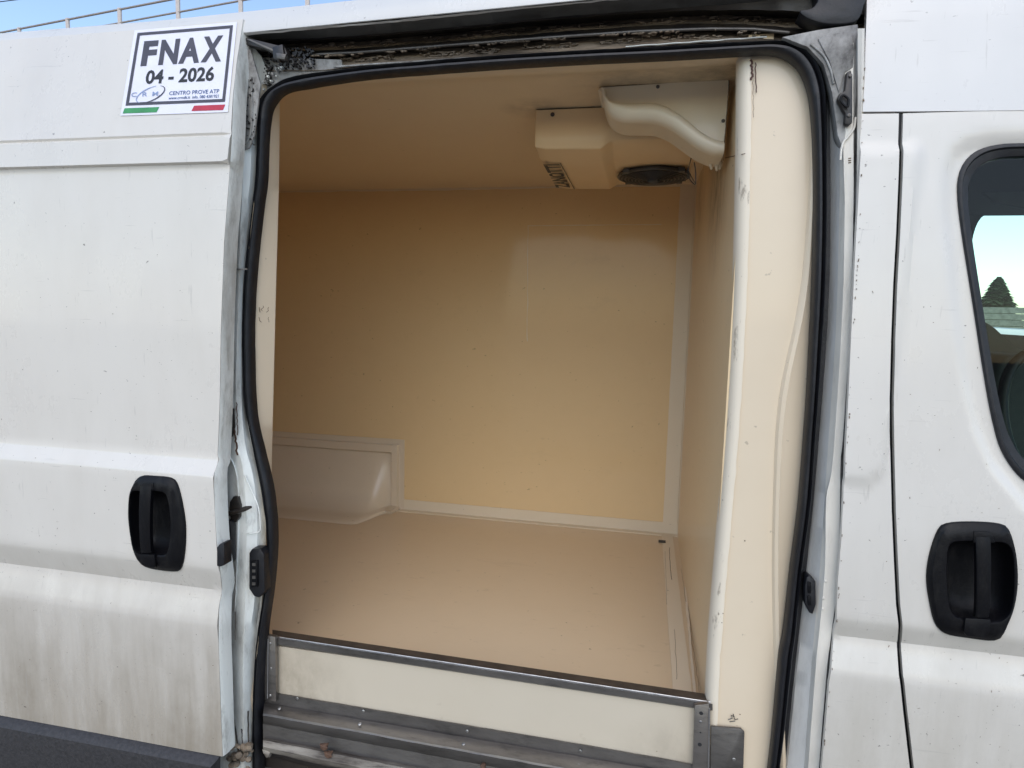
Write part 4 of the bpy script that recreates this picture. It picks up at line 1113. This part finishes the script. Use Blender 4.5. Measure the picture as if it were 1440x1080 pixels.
# pipe cover beside the unit: flat moulding with an S-curved half tube
YP = .271
cover = thing('pipe_cover', 'pale moulded pipe cover with an S-shaped bulge screwed up beside the cooling unit', 'pipe cover')
top = [(841, 127), (846, 123), (925, 118), (1016, 110.5), (1024, 112), (1025.5, 120)]
rgt = [(1022, 160), (1019, 190), (1015, 222)]
scurve = [(845, 128), (848, 146), (857, 164), (875, 173), (900, 174), (921, 175), (942, 183), (962, 197), (982, 211), (1002, 220), (1016, 221)]
scup = [(853, 132), (855, 141), (863, 147), (880, 148), (905, 147), (925, 148), (945, 156), (966, 171), (985, 187), (1003, 197), (1017, 201)]
bm = bmesh.new()
pts = [P(a, b, YP) for a, b in top + rgt] + [P(q.x, q.y, YP) for q in catmull(V2(scup), 3)][::-1]
prism(bm, pts, (0, .13, 0))
plt = finish('cover_plate', bm, 'cover', cover)
a_ = [P(q.x, q.y, YP) for q in resample(catmull(V2(scup), 6), 50)]; b_ = [P(q.x, q.y, YP) for q in resample(catmull(V2(scurve), 6), 50)]
bm = bmesh.new(); rows = []
for u, v in zip(a_, b_):
    c = (u + v) / 2; h = (v - u) / 2
    rows.append([bm.verts.new(c - h * math.cos(t_ * math.pi / 10) * 1.0 + Vector((0, -.034 * math.sin(t_ * math.pi / 10) ** .8, 0))) for t_ in range(11)])
for a, b in zip(rows, rows[1:]):
    for k in range(10): bm.faces.new((a[k], a[k + 1], b[k + 1], b[k]))
bm.faces.new(rows[-1]); bm.faces.new(rows[0][::-1])
finish('pipe_duct', bm, 'cover', cover, 50)
bot = [bm for bm in ()]
bm = bmesh.new()   # underside return to the ceiling line behind
b2 = [v + Vector((0, .12, .004)) for v in b_]
A = [bm.verts.new(v) for v in b_]; B = [bm.verts.new(v) for v in b2]
for i in range(49): bm.faces.new((A[i], A[i + 1], B[i + 1], B[i]))
finish('cover_return', bm, 'cover', cover)
for p in ((925, 122), (1017, 170)): screw('screw', plt, P(*p, YP - .001), .0045, mat='steel_dark')
mark(cover, crackline((843, 123), (1020, 108.8), 50, .0, lambda a, b: P(a, b + random.uniform(-.3, .3), YP - .0005)), .0007, 'soil', 'sealant_line')
mark(cover, crackline((1025.5, 112), (1017, 226), 30, .4, lambda a, b: P(a, b, YP - .0005)), .0009, 'soil', 'sealant_line')
# pipe ends, wires and foil below the cover
yw = .40
tube('wire_loop', 'wire', cover, catmull([P(a, b, yw) for a, b in ((972, 222), (968, 238), (968, 248), (974, 257), (978, 258), (978, 240), (976, 228))], 5), .0013, 6)
tube('wire_loop', 'wire', cover, catmull([P(a, b, yw) for a, b in ((966, 236), (971, 246), (977, 257))], 5), .001, 6)
bm = bmesh.new(); random.seed(4)
for k in range(10):
    a = 981 + k * 3.2; tube_bm(bm, [P(a, 214, .38), P(a + random.uniform(-2, 2), 224 + random.uniform(-3, 5), .38)], .0028, 6)
finish('insulated_pipes', bm, 'jamb_dirty', cover)
for (a, b, c) in ((1002, 222, -3), (1008, 224, 0), (1011, 222, 2)):
    tube('pipe_end', 'trim', cover, [P(a, b, .36), P(a + c, b + 9, .365), P(a + c * .4, b + 16, .37)], [.004, .006, .003], 8)
# soiled patch lines round the bulkhead corner
mark(van, crackline((1020, 222), (1048, 216), 12, .5, lambda a, b: P(a, b, XR - .001, 0)), .0009, 'soil', 'soil_line')

# ================================================================== surroundings
bm = bmesh.new(); k = 400
bm.faces.new([bm.verts.new(p) for p in ((-k, -k, 0), (k, -k, 0), (k, k, 0), (-k, k, 0))])
structure(finish('ground', bm, 'asphalt'))
for x in (-1.9, 1.75):
    for y in (.02, 1.56):
        bm = bmesh.new(); tube_bm(bm, [Vector((x, y, .34)), Vector((x, y + .02, .34)), Vector((x, y + .2, .34)), Vector((x, y + .22, .34))], [.30, .34, .34, .30], 28)
        finish('wheel', bm, 'rubber', van, 40)
# guard rail on the raised road beyond the roof
h = 11.65
gr = thing('guard_rail', 'thin two-bar metal guard rail on the raised road seen above the roof', 'guard rail')
U0, U1 = P(0, 46, h, 2), P(237, 0, h, 2); d = (U1 - U0)
A, B = U0 - d * .5, U1 + d * 1.6
def upt(px):
    best = min((A.lerp(B, i / 4000) for i in range(4001)), key=lambda q: abs(px - (720 + FPX * (q - CAM).dot(AX) / (q - CAM).dot(AF))))
    return best
tube('rail_bar', 'galv', gr, [A, B], .035, 8)
h2 = h - (U1 - U0).length * 0
q = upt(250); best = None
for i in range(200):
    dz = .1 + i * .01; r_ = q - Vector((0, 0, dz)) - CAM; py = 540 + FPX * r_.dot(AD) / r_.dot(AF)
    if best is None or abs(py - 17) < best[0]: best = (abs(py - 17), dz)
DZ = best[1]
tube('rail_bar', 'galv', gr, [A - Vector((0, 0, DZ)), B - Vector((0, 0, DZ))], .03, 8)
posts = [27, 95, 168, 250, 338, 432, 532]
M['post'] = plain('pale_rail_post', (.62, .55, .50), .6, 0, .1)
for k, px in enumerate(posts):
    q = upt(px); bm = bmesh.new(); box(bm, q.x - .065, q.x + .065, q.y - .03, q.y + .03, q.z - 1.25, q.z + .05)
    finish('rail_post', bm, 'post', gr)
deck = bm = bmesh.new()
nrm = Vector((-(B - A).y, (B - A).x, 0)).normalized(); nrm = nrm if nrm.y > 0 else -nrm
pts = [A - nrm * .3, B - nrm * .3, B + nrm * 7, A + nrm * 7]
prism(bm, [Vector((p.x, p.y, h - 1.25)) for p in pts], (0, 0, -.9))
structure(finish('road_bridge', bm, 'concrete'))
for t_ in (.1, .4, .7, .95):
    q = A.lerp(B, t_) + nrm * 3.4; bm = bmesh.new(); tube_bm(bm, [Vector((q.x, q.y, 0)), Vector((q.x, q.y, h - 2.1))], .6, 16); structure(finish('bridge_pier', bm, 'concrete'))
wr = thing('overhead_wire', 'thin dark overhead wire crossing the sky at the upper left corner', 'wire')
tube('cable', 'wire', wr, [P(-60, 10, 14), P(8, 1.5, 14), P(60, -5, 14)], .012, 6)
# conifer, board fence and parked car beyond, seen through the cab windows
def conifer(px, py_top, py_bot, y, wpx):
    tp, bt = P(px, py_top, y), P(px, py_bot, y); hgt = tp.z; rad = (P(px + wpx, py_bot, y) - bt).length
    t = thing('conifer_tree', 'dark conifer with a pointed crown beyond the fence, seen through the cab window', 'tree')
    bm = bmesh.new(); tube_bm(bm, [Vector((tp.x, y, 0)), Vector((tp.x, y, hgt * .6)), Vector((tp.x, y, hgt * .97))], [.3, .18, .02], 8); finish('trunk', bm, 'bark', t)
    rn = random.Random(5); bm = bmesh.new()
    for k in range(5200):
        u = rn.random() ** 1.0; zz = 1.2 + (hgt - 1.2) * u; rr = rad * 1.05 * (1 - u) ** .8 * (.8 + .35 * noise.noise(Vector((u * 14, 0, k % 5)))) * math.sqrt(rn.random())
        a = rn.uniform(0, 6.283); c = Vector((tp.x + rr * math.cos(a), y + rr * math.sin(a), zz)); s_ = rn.uniform(.10, .28) * (1.1 - .6 * u)
        e = Vector((math.cos(a), math.sin(a), -.35)) * s_; f_ = Vector((-math.sin(a), math.cos(a), rn.uniform(-.5, .5))) * s_ * .6
        bm.faces.new([bm.verts.new(c + v) for v in (e, f_, -e * .4, -f_)])
    finish('crown', bm, 'foliage', t, smooth=False)
conifer(1405, 390, 460, 24, 48)
# fence of horizontal boards
yf = 17.0
t = thing('board_fence', 'grey weathered board fence behind the van, below the conifer', 'fence')
zt = P(1400, 432, yf).z; xf = P(1400, 440, yf).x
nb = int(zt / .16)
for k in range(nb):
    bm = bmesh.new(); box(bm, xf - 4, xf + 14, yf, yf + .03, zt - (k + 1) * .16 + .012, zt - k * .16); finish('board', bm, 'boards', t)
for k in range(8):
    bm = bmesh.new(); box(bm, xf - 4 + k * 2.5, xf - 3.9 + k * 2.5, yf - .08, yf - .002, 0, zt + .05); finish('fence_post', bm, 'boards', t)
# parked car
t = thing('parked_car', 'silver grey hatchback parked beyond the van, seen low through the cab windows', 'car')
yc = 9.0; xc = P(1440, 475, yc).x; zr = P(1430, 459, yc).z
sc_ = zr / 1.48
def cs(pts): return [Vector((xc + a * sc_ - .9, 0, b * sc_)) for a, b in pts]
body = catmull(cs([(-1.9, .55), (-1.95, .85), (-1.5, .95), (-1.0, 1.0), (1.6, 1.0), (1.95, .9), (2.0, .5), (1.6, .3), (-1.6, .3)]), 4, True)
bm = bmesh.new(); prism(bm, [p + Vector((0, yc, 0)) for p in body], (0, 1.7, 0)); bevel_bm(bm, .05, 2); finish('body', bm, 'carpaint', t)
cabp = cs([(-1.0, .99), (-.35, 1.42), (.1, 1.48), (1.1, 1.44), (1.75, .99)])
bm = bmesh.new(); prism(bm, [p + Vector((0, yc + .12, 0)) for p in cabp], (0, 1.46, 0)); bevel_bm(bm, .05, 2); finish('roof', bm, 'carpaint', t)
win = cs([(-.8, 1.03), (-.3, 1.36), (.1, 1.40), (1.0, 1.36), (1.4, 1.03)])
bm = bmesh.new(); prism(bm, [p + Vector((0, yc + .10, 0)) for p in win], (0, .012, 0)); finish('window', bm, 'plastic', t)
for a in (-1.25, 1.3):
    q = Vector((xc + a * sc_ - .9, yc - .02, .33 * sc_)); bm = bmesh.new(); tube_bm(bm, [q, q + Vector((0, .2, 0))], .33 * sc_, 24); finish('wheel', bm, 'rubber', t, 40)
